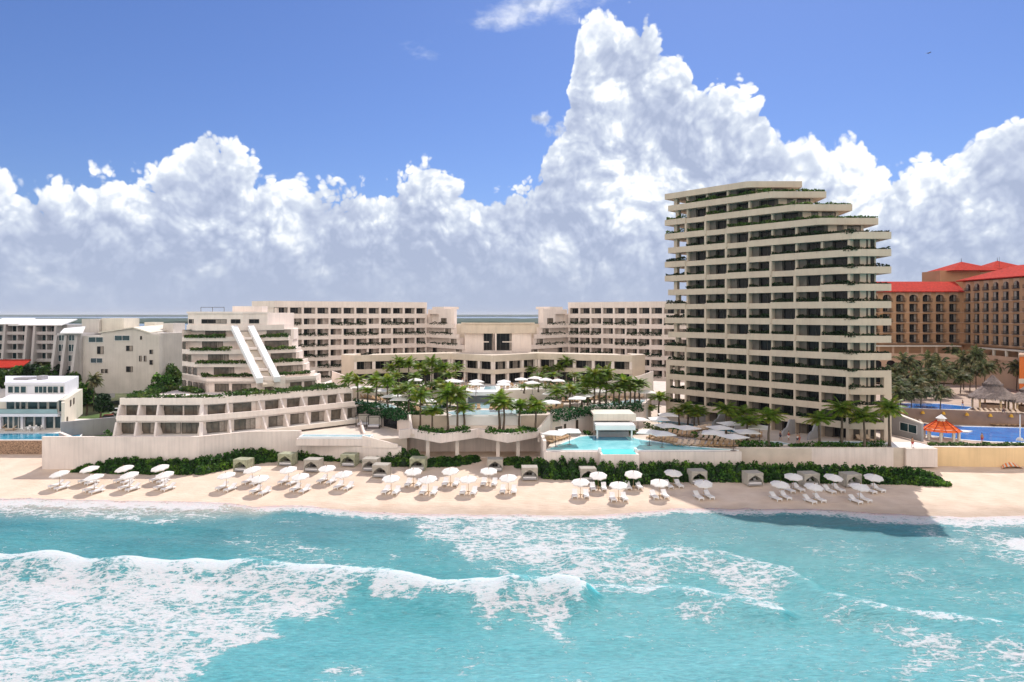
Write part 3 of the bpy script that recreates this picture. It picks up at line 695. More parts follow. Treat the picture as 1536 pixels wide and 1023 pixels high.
# ---------------------------------------------------------------- wings
def wing(r, fr, nb, ztop, zs, flip, hide=0, zbot=9.8, depth=14, skip=lambda k, i: False, green=.75, rng=None):
    bw = fr.len/nb; rng = rng or random.Random(5)
    u_a = hide*bw if not flip else 0; u_b = fr.len if not flip else fr.len-hide*bw
    i0, i1 = (hide, nb) if not flip else (0, nb-hide)
    w = MB()
    poly = [fr.xy(u_a, -2.0), fr.xy(u_b, -2.0), fr.xy(u_b, -depth), fr.xy(u_a, -depth)]
    w.prism(poly, zbot, ztop-.35)
    w.fbox(fr, u_a, u_b, -.62, -1.98, zs[0]-1.35, ztop-.4)
    part('wall', w, stucco, r)
    b = MB(); b.strip([fr.xy(u_a, .05), fr.xy(u_b, .05)], ztop-1.75, ztop, .5)
    b.strip([fr.xy(u_a, -.5), fr.xy(u_b, -.5)], ztop-1.75, ztop-1.5, 1.4); part('roof_parapet', b, stucco, r)
    b = MB()
    for i in range(i0, i1+1):
        u = min(max(i*bw, u_a+.3), u_b-.3)
        b.fbox(fr, u-.28, u+.28, -.02, -1.98, zbot, ztop-1.76)
    part('piers', b, stucco, r)
    for k, z in enumerate(zs):
        b = MB(); b.fbox(fr, u_a, u_b, .06, -.2, z-1.3, z); b.fbox(fr, u_a+.05, u_b-.05, -.21, -1.97, z-1.28, z-1.05)
        bp__ = part('balcony_parapet', b, stucco, r)
        zt = (zs[k-1]-1.3 if k else ztop-1.75)
        for i in range(i0, i1):
            if skip(k, i): continue
            a = i*bw+.42; c = (i+1)*bw-.42
            if k == 0: window(r, fr, a, c, z+.05, zt-.05, -.6, 'dark', flip)
            else:
                m_ = a+(c-a)*.62 if not flip else c-(c-a)*.62
                window(r, fr, *((a, m_) if not flip else (m_, c)), z-1.0, zt-.1, -1.98, 'dark', flip)
        if k:
            i = i0
            g = MB()
            while i < i1:
                n_ = rng.choice((2, 3, 3))
                if rng.random() < green and not skip(k, i):
                    j = min(i+n_, i1)
                    g.leafrow(fr.p(i*bw+.3, -.1, z-.1), fr.p(j*bw-.5, -.1, z-.1), 60, .78, .6, .34, hang=.22, rng=rng)
                    i = j
                i += 1
            if g.v: part('planter_foliage', g, leafd, bp__)
zs = [28.6-2.95*k for k in range(7)]
P0, P12 = (-63.9, 184), (-25.8, 207)
lw = thing('hotel_wing', 'long white left hotel wing with rows of balconies behind the stepped building', 'building', (-45, 200, 9))
wing(lw, Fr(P0, P12), 12, 32.05, zs, False, 0, skip=lambda k, i: (k > 1 and i < 1) or (k > 3 and i < 2 and k < 5), rng=random.Random(3))
rw = thing('hotel_wing', 'long white right hotel wing with rows of balconies, partly behind the tower', 'building', (36, 200, 9))
wing(rw, Fr(mir(P12), mir(P0)), 12, 32.05, zs, True, 1, rng=random.Random(4))
# end return of the left wing
b = MB().prism([(-73, 193), (-70.5, 188), (-64, 184.05), (-58, 192), (-66, 200)], 9.8, 31.6)
b.strip([(-71.5, 187.6), (-63.95, 183.9)], 30.2, 32.04, .5); part('end_block', b, stucco, lw)
window(lw, Fr((-71, 188), (-64.2, 183.9)), 1.2, 2.8, 28.8, 30.0, .03, 'dark')
for rt, mx in ((lw, False), (rw, True)):
    M_ = (lambda p: mir(p)) if mx else (lambda p: p)
    def F2(a, b): return Fr(a, b) if not mx else Fr(mir(b), mir(a))
    A = (-25.8, 207); e = (-14.2, 193)
    ends = [688, 694, 706, 717, 726]
    b = MB(); fo = MB(); wins = []
    top = F2(A, (-16.6, 196.2))
    wf = Fr(P0, P12) if not mx else Fr(mir(P12), mir(P0)); e0 = F2(A, e)
    wl_, bl_ = (wf.len, 0) if not mx else (0, e0.len)
    b.prism([wf.xy(wl_, -1.7), wf.xy(wl_, -13), e0.xy(bl_, -10), e0.xy(bl_, -1.3)], 9.8, 28.6)
    for k in range(5):                     # k = 0 is the roof block
        L_ = Vector((e[0]-A[0], e[1]-A[1])); un = L_.normalized()
        ln = [12.2, 14.0, 16.8, 19.4, 21.6][k]
        E = (A[0]+un.x*ln, A[1]+un.y*ln)
        f = F2(A, E)
        zt = 29.9 if k == 0 else zs[k]
        zb = zs[k+1]
        # block body set back, with its parapet in front
        q0, q1 = f.xy(0, -1.6), f.xy(f.len, -1.6)
        b.prism([q0, q1, (q1[0]*(1 if not mx else 1.0), q1[1]+9), (q0[0], q0[1]+9)], zb-1.25, (zs[k]-1.2 if k else zt))
        if k:
            b.fbox(f, 0, f.len, .06, -.25, zt-1.25, zt); b.fbox(f, 0, f.len, -.26, -1.58, zt-1.24, zt-1.0)
            b.fbox(f, *((f.len-5.0, f.len) if not mx else (0, 5.0)), -.27, -1.59, zb-.0, zt-1.26)
            wu = (f.len-4.4, f.len-1.6) if not mx else (1.6, 4.4)
            gu = (1.5, f.len-3.5) if not mx else (3.5, f.len-1.5)
            fo.leafrow(f.p(gu[0], -.1, zt-.1), f.p(gu[1], -.1, zt-.1), 24, .6, .5, .36, hang=.15)
            if k > 2:
                q = (1.0, 3.2) if not mx else (f.len-3.2, f.len-1.0)
                window(rt, f, *q, zb+.05, zt-1.4, -1.55, 'dark', mx)
            window(rt, f, *wu, zb+.15, zt-1.35, -.24, 'brown', mx)
        else:
            b.fbox(f, 0, f.len, -.3, -1.58, zt-1.4, zt)
            wu = (f.len-4.8, f.len-2.0) if not mx else (2.0, 4.8)
            b.fbox(f, *((f.len-6.2, f.len) if not mx else (0, 6.2)), -.31, -1.59, zb+.0, zt-1.41)
            window(rt, f, *wu, zb+.15, zt-2.6, -.28, 'brown', mx)
            b.fbox(f, *((2, f.len-4) if not mx else (4, f.len-2)), -.6, -6, zt, zt+.75)
    part('stepped_block', b, stucco, rt); part('terrace_foliage', fo, leafd, rt)

# ---------------------------------------------------------------- central hall and restaurant podium
ch = thing('atrium_hall', 'tall curved white atrium with large dark glass wall between the two wings', 'building', (AX, 188, 9))
q = lambda px, Y: (XA(px, Y), Y)
arc = [q(692, 190), q(705, 187.5), q(722, 185.8), q(741, 185), q(760, 185.8), q(777, 187.5), q(802, 190)]
b = MB().strip(arc, 23.2, 26.0, 6); b.strip([(x, y-.35) for x, y in arc], 25.75, 26.15, .4)
b.box(arc[0][0]-2, arc[-1][0]+2, 197, 204, 10, 25.6)
part('roof_band', b, tanstone, ch)
b = MB().strip([q(697, 190.8), q(712, 188.4), q(725, 187.2)], 12, 23.2, 4); b.strip([q(768, 187.2), q(781, 188.4), q(797, 190.8)], 12, 23.2, 4)
b.box(XA(725, 188), XA(768, 188), 186, 189, 12, 18.5); b.box(-10, 1, 196.9, 197, 12, 24)
part('wall', b, stucco, ch)
b = MB(); b.box(AX-.22, AX+.22, 184.6, 185.2, 18.5, 23.2); b.box(XA(725, 187), XA(768, 187), 187.2, 187.35, 20.7, 21.0); part('mullion', b, stucco, ch)
gf = Fr(q(725.3, 187.5), q(740, 187)); window(ch, gf, 0, gf.len, 18.55, 23.15, 0, 'dark', split=3)
gf = Fr(q(741.5, 187), q(767.7, 187.5)); window(ch, gf, 0, gf.len, 18.55, 23.15, 0, 'dark', split=3)

rp = thing('restaurant_podium', 'two-storey zigzag podium with dark glazed galleries above the upper deck', 'building', (AX, 165, 12))
NN, FF, CC = (27.9, 158.4), (6.2, 167.2), (AX, 158.2)
front = [(-47, 170), mir(NN), mir(FF), CC, FF, NN, (38.5, 170)]
off = lambda P, t: [(x, y+t) for x, y in P]
b = MB().strip(front[1:-1], 17.4, 18.9, .5); b.prism(off(front[1:-1], .52)+off(front[1:-1], 22)[::-1], 17.4, 18.0)
part('roof_parapet', b, tanstone, rp)
b = MB().strip(off(front[1:-1], -.4), 14.55, 15.6, .5); b.prism(off(front[1:-1], .12)+off(front[1:-1], 20)[::-1], 14.5, 14.9); part('gallery_parapet', b, tanstone, rp)
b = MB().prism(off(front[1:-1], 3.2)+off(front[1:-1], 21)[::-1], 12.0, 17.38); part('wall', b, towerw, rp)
for a, c in zip(front[1:-2], front[2:-1]):
    f = Fr(a, c); n_ = 5 if f.len > 15 else 3
    for i in range(n_+1):
        u = min(max(i*f.len/n_, .35), f.len-.35)
        part('column', MB().fbox(f, u-.35, u+.35, -.1, -.8, 12.0, 17.39), stucco, rp)
    for i in range(n_):
        window(rp, f, i*f.len/n_+.5, (i+1)*f.len/n_-.5, 14.95, 17.35, -1.4, 'dark', split=3)
        window(rp, f, i*f.len/n_+.6, (i+1)*f.len/n_-.7, 12.15, 14.45, -1.0, 'dark', split=4)
for s in (1, -1):
    p = [(27.9, 158.4), (31.3, 160.5), (31.3, 164), (28, 166)]
    if s < 0: p = [mir(x) for x in p]
    b = MB().prism(p, 9.6, 18.95); part('end_pier', b, tanstone, rp)
    p = [(15, 158), (22, 155), (28, 158.0), (30.8, 156), (30.8, 155), (22, 154), (14.5, 157)]
    if s < 0: p = [mir(x) for x in p]
for s in (1, -1):                           # curving stair flanks beside the podium ends
    pts = [(20, 159.5), (24, 155.5), (29, 154), (32, 154.5)]
    zt = [12.6, 13.4, 14.6, 15.6]
    if s < 0: pts = [mir(p) for p in pts]
    m = MB(); n_ = len(pts)
    vs = [(x, y, 9.7) for x, y in pts]+[(x, y, z) for (x, y), z in zip(pts, zt)]+[(x, y+.5, 9.7) for x, y in pts]+[(x, y+.5, z) for (x, y), z in zip(pts, zt)]
    fs = []
    for i in range(n_-1): fs += [(i, i+1, n_+i+1, n_+i), (2*n_+i, 3*n_+i, 3*n_+i+1, 2*n_+i+1), (n_+i, n_+i+1, 3*n_+i+1, 3*n_+i)]
    m.add(vs, fs+[(0, n_, 3*n_, 2*n_), (n_-1, 3*n_-1, 4*n_-1, 2*n_-1)])
    solo('stair_wall', m, stucco, 'curved white stair flank at the %s end of the restaurant podium' % ('right' if s > 0 else 'left'), 'wall')

# ---------------------------------------------------------------- low terraced building and stepped pyramid on its roof
lb = thing('terraced_building', 'low pale two-storey building with sloping fins between room windows, above the beach wall', 'building', (-55, 128, 7))
bp_ = [(-68, 116.4), (-53.2, 116.6), (-45.2, 122.6), (-30.6, 136.0)]
tp_ = [(-69.3, 120.6), (-54.8, 120.6), (-47.8, 125.6), (-33.0, 139.6)]
mp_ = [(lerp(a[0], c[0], .45), lerp(a[1], c[1], .45)) for a, c in zip(bp_, tp_)]
back = [(-33, 141), (-40, 152), (-58, 158), (-69.3, 143.5)]
ins = lambda P, t: [(x+t*.15, y+t) for x, y in P]
b = MB(); b.prism(ins(mp_, .8)+back, 6.4, 9.9); b.prism(ins(tp_, 1.0)+back, 9.9, 12.7); b.prism(ins(tp_, .6)+back, 12.7, 13.15)
part('wall', b, stucco, lb)
b = MB().strip(mp_, 9.75, 10.9, .4); b.prism(mp_+ins(mp_, 3)[::-1], 9.7, 9.95); part('balcony_parapet', b, stucco, lb)
b = MB().strip(tp_, 12.45, 13.65, .4); part('roof_parapet', b, stucco, lb)
part('floor_slab', MB().prism(bp_+ins(bp_, 5)[::-1], 6.8, 7.62), deckw, lb)
fins = [[0, .24, .47, .99], [0.02, .5], [.06, .27, .48, .69, .87]]
wins_ = [[(.03, .22), (.27, .45), (.49, .73), (.74, .97)], [(.04, .46), (.54, .93)], [(.09, .24), (.30, .45), (.51, .66), (.72, .84), (.90, .99)]]
for si in range(3):
    fb = Fr(bp_[si], bp_[si+1]); fm_ = Fr(mp_[si], mp_[si+1]); ft = Fr(tp_[si], tp_[si+1])
    for f_ in fins[si]:
        for lo_, hi_, z0, z1 in ((fb, fm_, 7.62, 9.74), (fm_, ft, 10.3, 12.44)):
            p0 = lo_.p(f_*lo_.len, -.05, z0); p1 = hi_.p(f_*hi_.len, .02, z1)
            bk = hi_.p(f_*hi_.len, -1.6, z1); bk0 = lo_.p(f_*lo_.len, -2.6, z0)
            u3 = Vector((lo_.u.x, lo_.u.y, 0))*.16
            q4 = [p0, bk0, bk, p1]
            m = MB().hexa([v-u3 for v in q4]+[v+u3 for v in q4]); part('fin', m, stucco, lb)
    fw = Fr(ins(mp_, .8)[si], ins(mp_, .8)[si+1]); fw2 = Fr(ins(tp_, 1.0)[si], ins(tp_, 1.0)[si+1])
    for a, c in wins_[si]:
        window(lb, fw, a*fw.len, c*fw.len, 7.65, 9.6, .02, 'brown', split=2 if c-a < .2 else 4)
        window(lb, fw2, a*fw2.len+.1, c*fw2.len-.1, 10.4, 12.2, .02, 'brown', split=2)
lo_g = MB()
ring = [(-68.6, 121.6), (-54.7, 121.6), (-47.6, 126.6), (-33.6, 139.6)]
for a, c in zip(ring, ring[1:]): lo_g.leafrow((*a, 13.5), (*c, 13.5), 60, .75, 1.6, .42)
part('roof_planting', lo_g, leafp, lb)
g2 = MB()
for a, c in (((-68.6, 124), (-68.6, 139)), ((-66, 136.5), (-60, 131.5)), ((-52.5, 129.5), (-48, 131)), ((-46, 132.5), (-38.5, 139.5)), ((-40, 141), (-34.5, 140.8)), ((-47, 130.5), (-41, 134))):
    g2.leafrow((*a, 13.3), (*c, 13.3), 90, .9, 2.0, .45)
part('roof_shrubs', g2, leafp, lb)

py_ = thing('stepped_building', 'white stepped pyramid building with planted terraces and two inclined white beams', 'building', (-58, 145, 13))
Lk = [(-69.1+9.3*t, 143-9.4*t) for t in (1, .72, .5, .26, .0)]
Mk = [(-48, 133.4), (-50.7, 136.4), (-52.3, 138.3), (-54.3, 140.6), (-56.4, 143)]
Rk = [(-40.2, 140), (-42.5, 143.6), (-44.6, 145.3), (-46.7, 147.2), (-48.9, 149.2)]
Yb = (-52, 166); YL = (-69.1, 143); YLb = (-64, 166)
zP = [15.9, 16.2, 18.7, 21.2, 23.75]
def lvl(k): return [Lk[k], Mk[k], Rk[k]]
body = MB(); fol = MB()
zf = 13.1
for k in range(5):
    f3 = lvl(k)
    if k == 0:
        body.prism([(Lk[0][0]+.3, Lk[0][1]+.5), (Mk[0][0], Mk[0][1]+.5), (Rk[0][0], Rk[0][1]+.5), (-42, 150), Yb, YLb, YL], zf, 15.0)
        b = MB().strip([YL]+f3+[(-41, 146)], 14.95, 15.9, .4); part('terrace_parapet', b, stucco, py_)
        body.prism([YL]+f3+[(-42, 150), Yb, YLb], 15.0, 15.3)
    else:
        zt = zP[k]
        b = MB().strip(([YL] if k < 4 else [])+f3+[(Rk[k][0]-.6, Rk[k][1]+6)], zt-.95, zt, .35); part('terrace_parapet', b, stucco, py_)
        top_ = zP[k+1]-.9 if k < 4 else 25.2
        nx_ = lvl(min(k+1, 4)); s_ = 1.2 if k < 4 else 2.6
        fw = [(x+.4, y+s_) for x, y in nx_]
        body.prism([YL]+fw+[(fw[2][0]-1, fw[2][1]+6), Yb, YLb], zt-.9, top_)
        fL = Fr(fw[0], fw[1]); fR = Fr(fw[1], fw[2])
        window(py_, fL, fL.len*.26, fL.len*.60, zt-.1, top_-.15, .02, 'brown', split=5)
        window(py_, fR, fR.len*.38, fR.len*.92, zt-.1, top_-.15, .02, 'brown', split=5)
        a = Vector((*f3[0], zt-.1)); m_ = Vector((*f3[1], zt-.1)); r_ = Vector((*f3[2], zt-.1))
        fol.leafrow(a.lerp(m_, .04), a.lerp(m_, .95 if k < 3 else .72), 75, .62, .8, .38, hang=.08)
        fol.leafrow(m_.lerp(r_, .35 if k > 1 else .12), r_, 75, .62, .8, .38, hang=.08)
    if k < 4:                                # windows of the chamfered left side
        fS = Fr(YL, Lk[k]); zt = zP[k+1]-.95 if k else 14.9
        n_ = 4-k
        for i in range(n_):
            u0 = .5+i*3.1
            if u0+2 < fS.len: window(py_, fS, u0, u0+1.7, (zP[k]-.0 if k else zf+.2)+.02, zt-.1, .06 if k == 0 else .02, 'brown', split=2)
f0 = Fr(Lk[0], Mk[0]); f0 = Fr((Lk[0][0]+.3, Lk[0][1]+.5), (Mk[0][0], Mk[0][1]+.5))
for a, c in ((.10, .34), (.40, .72)): window(py_, f0, a*f0.len, c*f0.len, zf+.15, 14.8, .03, 'brown', split=4)
f0 = Fr((Mk[0][0], Mk[0][1]+.5), (Rk[0][0], Rk[0][1]+.5))
for a, c in ((.08, .30), (.45, .68), (.74, .96)): window(py_, f0, a*f0.len, c*f0.len, zf+.15, 14.8, .03, 'brown', split=3)
part('wall', body, stucco, py_); part('terrace_foliage', fol, leafp, py_)
tb = [(-69.3, 146), (-66.5, 144.3), (-56.8, 144.3), (-53, 148), (-53, 166), (-68, 166)]
b = MB().prism(tb, 25.2, 28.8); b.strip([(-69.5, 145.8), (-66.6, 144.0), (-56.6, 144.0), (-50.2, 150.2), (-50, 156)], 25.0, 26.2, .3)
b.strip([(-69.5, 145.8), (-66.6, 144.0), (-56.7, 144.0), (-52.8, 147.9)], 28.6, 29.0, .3)
b.prism([(-54, 149), (-50.5, 150.6), (-50.5, 158), (-54, 158)], 24.8, 25.5)
part('top_storey', b, stucco, py_)
f = Fr((-66.5, 144.3), (-56.8, 144.3))
window(py_, f, .9, 6.2, 26.5, 27.4, .02, 'dark', split=4); window(py_, f, 7.1, 9.1, 26.5, 27.4, .02, 'dark')
f = Fr((-56.8, 144.3), (-53, 148)); window(py_, f, 1.2, 3.4, 26.5, 27.4, .02, 'dark')
f = Fr((-69.3, 146), (-66.5, 144.3)); window(py_, f, .4, 2.0, 26.5, 27.4, .02, 'dark')
b = MB().prism([(-60.2, 147), (-55.6, 147), (-54.4, 148.5), (-54.4, 152), (-60.2, 152)], 28.8, 30.2); part('roof_box', b, stucco, py_)
b = MB()
for x in (-67, -64.5, -62): b.box(x-.04, x+.04, 147, 147.08, 28.8, 30.0)
for x in (-53, -51.5, -50.3): b.box(x-.04, x+.04, 152, 152.08, 28.8, 30.0)
b.box(-67, -62, 147, 147.06, 29.9, 30.0); b.box(-53, -50.3, 152, 152.06, 29.9, 30.0); part('roof_railing', b, framem, py_)
top = Vector((XA(364, 143.0), 143.0, 26.1)); bot = Vector((XA(403, 132.4), 132.4, 16.2)); cr_ = Vector((.74, .67, 0))
def beam(o0, o1, th=1.0, dz=0):
    q4 = [bot+cr_*o0, bot+cr_*o1, top+cr_*o1, top+cr_*o0]
    q4 = [v+Vector((0, 0, dz)) for v in q4]
    return MB().hexa([v-Vector((0, 0, th)) for v in q4]+q4)
part('inclined_beam', beam(-2.35, -1.1), whitep, py_); part('inclined_beam', beam(1.1, 2.35), whitep, py_)
part('ramp_infill', beam(-1.09, 1.09, .5, -1.3), tanstone, py_)
for t in (.2, .4, .6, .8):
    c = bot.lerp(top, t); b = MB(); q4 = [c+cr_*-1+Vector((0, 0, -.9)), c+cr_*1+Vector((0, 0, -.9)), c+cr_*1+Vector((-.3, .6, -.9)), c+cr_*-1+Vector((-.3, .6, -.9))]
    part('step', MB().hexa(q4+[v+Vector((0, 0, .5)) for v in q4]), stucco, py_)
b = MB(); c = bot; b.prism([(c.x-2.2, c.y-.3), (c.x+2.4, c.y+2.6), (c.x+1.9, c.y+3.4), (c.x-2.7, c.y+.5)], 13.1, 16.3); part('beam_base', b, stucco, py_)
fd = Fr((c.x-2.2, c.y-.3), (c.x+2.4, c.y+2.6)); window(py_, fd, 1.5, 3.0, 13.2, 15.3, .03, 'brown')

# ---------------------------------------------------------------- tower
tw = thing('hotel_tower', 'tall beige tower with curved planted balcony bands and stepped top floors at the right', 'tower', (52, 145, RD))
A_, K_ = (34.0, 152.0), (60.9, 122.0)
TF = Fr(A_, K_); UC = [5.36+4.85*i for i in range(8)]
def kpt(i): return TF.xy(UC[i], 0) if i < 7 else K_
slabs = [(55.2, 3, 58.3), (52.5, 4, 61.5), (49.4, 5, 64.8), (46.3, 6, 67.8)]+[(43.2-3.1*k, 7, 67.8) for k in range(12)]
fol_n = 0
for j, (zt, ki, xe) in enumerate(slabs):
    K = kpt(ki) if ki < 7 else K_
    box = j >= 12
    lend = 0 if (j % 3 != 1) else .9
    if box: lend = .35
    bh = 1.24
    def crv(d):                               # front line with a softened bend
        a = Vector(TF.xy(lend, d)); k = Vector(K)+Vector((TF.n.x*d*.9, -d)); e2 = Vector((xe, K[1]-d))
        if j: pass
        p1 = k+(a-k).normalized()*(2.2 if ki == 7 else .8); p2 = k+(e2-k).normalized()*(1.6 if ki == 7 else .5)
        return [tuple(a), tuple(p1), tuple(p1.lerp(p2, .5).lerp(k, .45)), tuple(p2), tuple(e2)]
    front = crv(0)
    notch = [] if (box or j < 2) else [b_ for b_ in (((j-2) % 3)+1, ((j-2) % 3)+4) if b_ <= ki-1 and (b_ <= 3 or j > 4)]
    # band pieces between notches
    cur = lend; segs = []
    for nb_ in notch:
        segs.append((cur, UC[nb_-1], False)); segs.append((UC[nb_-1], UC[nb_], True)); cur = UC[nb_]
    m = MB()
    for u0, u1, nt_ in segs: m.fbox(TF, u0, u1, -.22 if nt_ else 0, -.5, zt-bh, zt-(.16 if nt_ else 0))
    m.strip([TF.xy(cur, 0)]+front[1:], zt-bh, zt, .3)
    bk = Fr(front[-1], (xe+1.0, K[1]+12)); m.fbox(bk, .3, 12, 0, -.3, zt-bh, zt)
    e1 = TF.p(lend, 0, 0); m.fbox(TF, lend, lend+.3, -.5, -7.5, zt-bh, zt)
    bpt = part('balcony_parapet', m, towerm, tw)
    aB = TF.xy(lend+.3, -15)
    inner = crv(-.32); inner[0] = TF.xy(lend+.31, -.51)
    poly = inner[:-1]+[(xe-.31, K[1]+.31), (xe+.6, K[1]+12), aB]
    if j == 0: poly = [(p[0], p[1]) for p in poly]
    m = MB().prism(poly, zt-bh+.03, zt-bh+.26 if j else zt-.2); part('floor_slab', m, towerm, tw)
    # storey below this slab
    zb = (slabs[j+1][0]-1.24+.26) if j < len(slabs)-1 else RD
    zc = zt-bh+.03
    bx = xe-2.0
    Yf = K[1]+1.6
    u_s = UC[0]; dB = -2.3
    kk = Vector(TF.xy(UC[ki]-.4 if ki < 7 else TF.len-.6, dB)); 
    poly = [TF.xy(u_s, dB), tuple(kk), (kk.x+.9, Yf), (bx, Yf), (bx+.8, K[1]+11), TF.xy(u_s, -14)]
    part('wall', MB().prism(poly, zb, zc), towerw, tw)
    m = MB()
    for i in range(0, min(ki, 7)+1):          # party fins and light room corners
        if i <= ki-1 or ki == 7:
            m = MB()
            if box: m.fbox(TF, UC[i]-.2, UC[i]+.2, -.02, dB+.01, max(RD, zc-3.1), zc)
            else: m.fbox(TF, UC[i]-.22, UC[i]+.22, -.75 if not (i in notch or i+1 in notch) else -.05, dB+.01, zb, zc)
            part('party_wall', m, towerm, tw)
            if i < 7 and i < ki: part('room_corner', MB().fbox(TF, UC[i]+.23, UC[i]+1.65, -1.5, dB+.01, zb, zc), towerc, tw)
    part('column', MB().fbox(TF, 1.6+lend*.5, 2.4+lend*.5, -1.2, -2.2, zb, zc), towerm, tw)
    ff = Fr((kk.x+.9, Yf), (bx, Yf)); m = MB()
    m.fbox(ff, -.2, .9, .25, 0.004, zb, zc)
    L2 = ff.len
    if j < 4:
        s3 = kk; m.fbox(ff, L2*.42, L2*.52, .2, .004, zb, zc); m.fbox(ff, L2-.5, L2, .2, .004, zb, zc); m.fbox(ff, -.1, L2*.22, .22, .005, zb, zc)
        window(tw, ff, L2*.22, L2*.42, zb+.15, zc-.1, .02, 'brown', split=2); window(tw, ff, L2*.54, L2-.6, zb+.15, zc-.1, .02, 'brown', split=3)
    else:
        m.fbox(ff, L2*.46, L2*.62, .2, .004, zb, zc); m.fbox(ff, L2-.25, L2, .2, .004, zb, zc)
        window(tw, ff, .95, L2*.45, zb+.1, zc-.1, .02, 'shade', split=1); window(tw, ff, L2*.63, L2-.3, zb+.6, zc-.1, .02, 'shade', split=2)
    part('pier', m, towerm, tw)
    if j < 16:
        for i in range(0, min(ki, 7)):
            b1 = UC[i+1]-.25
            window(tw, TF, UC[i]+1.66, b1, zb+.05, zc-.05, dB+.02, 'shade', split=2)
    if box:
        m = MB(); m.fbox(TF, lend-.0, lend+1.0, .03, -1.2, max(RD, zc-3.1), zc); m.box(xe-1.3, xe+.02, K[1]-.03, K[1]+1.3, max(RD, zc-3.1), zc)
        part('corner_pier', m, towerm, tw)
    # planting along the band
    if j > 0:
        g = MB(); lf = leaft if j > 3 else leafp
        for u0, u1, nt_ in segs+[(cur, TF.len if ki == 7 else UC[ki], False)]:
            if nt_: continue
            a0 = u0+.2
            if u0 < 2 and j % 3 == 1 and not box: a0 = UC[0]
            if u1-a0 > .5: g.leafrow(TF.p(a0, -.42, zt-.12), TF.p(u1-.1, -.42, zt-.12), 85 if j > 3 else 70, .85, .65, .34, hang=.10)
        g.leafrow((K[0], K[1]+.42, zt-.12), (xe-.1, K[1]+.42, zt-.12), 50 if j < 4 else 36, .62, .6, .38, hang=.05)
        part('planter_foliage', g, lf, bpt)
# curled dividing screens on the ground floor terraces
for i in (1, 2, 3, 5, 6):
    m = MB(); o = TF.p(UC[i], -.2, RD); n_ = 10
    prof = [(0, 0), (5.2, 0), (5.0, .9), (4.2, 1.3), (3.3, 1.5), (2.8, 2.1), (2.5, 2.6), (1.9, 2.9), (.9, 2.7), (0, 2.7)]
    u3 = Vector((TF.u.x, TF.u.y, 0))*.15; n3_ = Vector((TF.n.x, TF.n.y, 0))
    vs = [o+n3_*a+Vector((0, 0, z))-u3 for a, z in prof]+[o+n3_*a+Vector((0, 0, z))+u3 for a, z in prof]
    m.add(vs, [tuple(range(n_)), tuple(range(2*n_-1, n_-1, -1))]+[(k, (k+1) % n_, n_+(k+1) % n_, n_+k) for k in range(n_)])
    solo('terrace_divider', m, greyw, 'curled grey screen wall on the tower ground floor terrace, %s' % ['', 'leftmost', 'second from left', 'third from left', '', 'fourth from left', 'rightmost'][i], 'wall', 'curled screens between the tower terraces')
# ---------------------------------------------------------------- palms
def palm_proto(h, r, nf, seed, fm, droop=1.0, wind=(0, 0), lean=0, name='palm_tree', cat='palm', dry=0):
    rg = random.Random(seed)
    t = thing(name, 'palm', cat)
    b = MB(); pts = []; rs = []
    for i in range(8):
        k = i/7; pts.append((lean*k*k*h, .04*math.sin(k*5+seed)*h*.3, h*k)); rs.append(lerp(.17, .10, k)*(1.45 if i == 0 else 1))
    b.tube(pts, rs, 7); part('trunk', b, trunkm, t, True)
    tx, ty, tz = pts[-1]
    b = MB().tube([(tx, ty, tz-.5), (tx, ty, tz-.1), (tx, ty, tz+.35)], [.16, .30, .14], 7); part('boot', b, boots, t, True)
    c = MB()
    for i in range(nf):
        a = i*2.39996+rg.uniform(-.25, .25); el_ = lerp(1.25, -.55, (i/nf)**.85)+rg.uniform(-.12, .12)
        L_ = r*rg.uniform(.85, 1.12)*(1 if el_ > -.2 else .8)
        p = Vector((tx, ty, tz+.2)); d = Vector((math.cos(a)*math.cos(el_), math.sin(a)*math.cos(el_), math.sin(el_)))
        ns = 9; rib = [p.copy()]
        for s in range(ns):
            p = p+d*L_/ns; rib.append(p.copy())
            d = (d+Vector((wind[0]*.22, wind[1]*.22, -.17*droop*(.5+s*.13)))).normalized()
        for s in range(1, ns+1):
            q = rib[s]; dd = (rib[s]-rib[s-1]).normalized(); sd = dd.cross(Vector((0, 0, 1)))
            if sd.length < .1: sd = Vector((1, 0, 0))
            sd.normalize(); w = r*.34*math.sin(math.pi*(.12+.80*s/ns))
            for sg in (-1, 1):
                for off in (0, .5):
                    q0 = rib[s-1].lerp(q, off+.25)
                    tip = q0+(sd*sg*.85+dd*.75+Vector((wind[0]*.25, wind[1]*.25, -.55*droop+rg.uniform(-.2, .15)))).normalized()*w*rg.uniform(.8, 1.2)
                    wv_ = dd*r*.048
                    c.add([q0-wv_, q0+wv_, tip], [(0, 1, 2)])
            u = Vector((0, 0, .02)); c.add([rib[s-1]+sd*.025, rib[s-1]-sd*.025, q-sd*.02, q+sd*.02], [(0, 1, 2, 3)])
    part('crown', c, fm, t)
    return t
class Palms:
    def __init__(s, protos, base_h): s.p = [Proto(o) for o in protos]; s.h = base_h; s.i = 0
    def put(s, px, yc, yb, z, label, group, rg, sc=1.0, pick=None):
        p = G(px, yb, z); top = H-(yc-CY)*p.y/F
        hh = max(1.5, top-z); i = s.i % len(s.p) if pick is None else pick; s.i += 1
        k = rg.uniform(.9, 1.12)*sc
        return s.p[i].put((p.x+rg.uniform(-.1, .1), p.y, z-.02), rg.uniform(0, 6.28) if s.spin else rg.uniform(-.4, .4), label, group, (k, k, (hh)/s.h))
rp_ = random.Random(11)
green = Palms([palm_proto(6, 2.45, 25, s, palmm, .85) for s in (1, 2, 3)], 6.1); green.spin = True
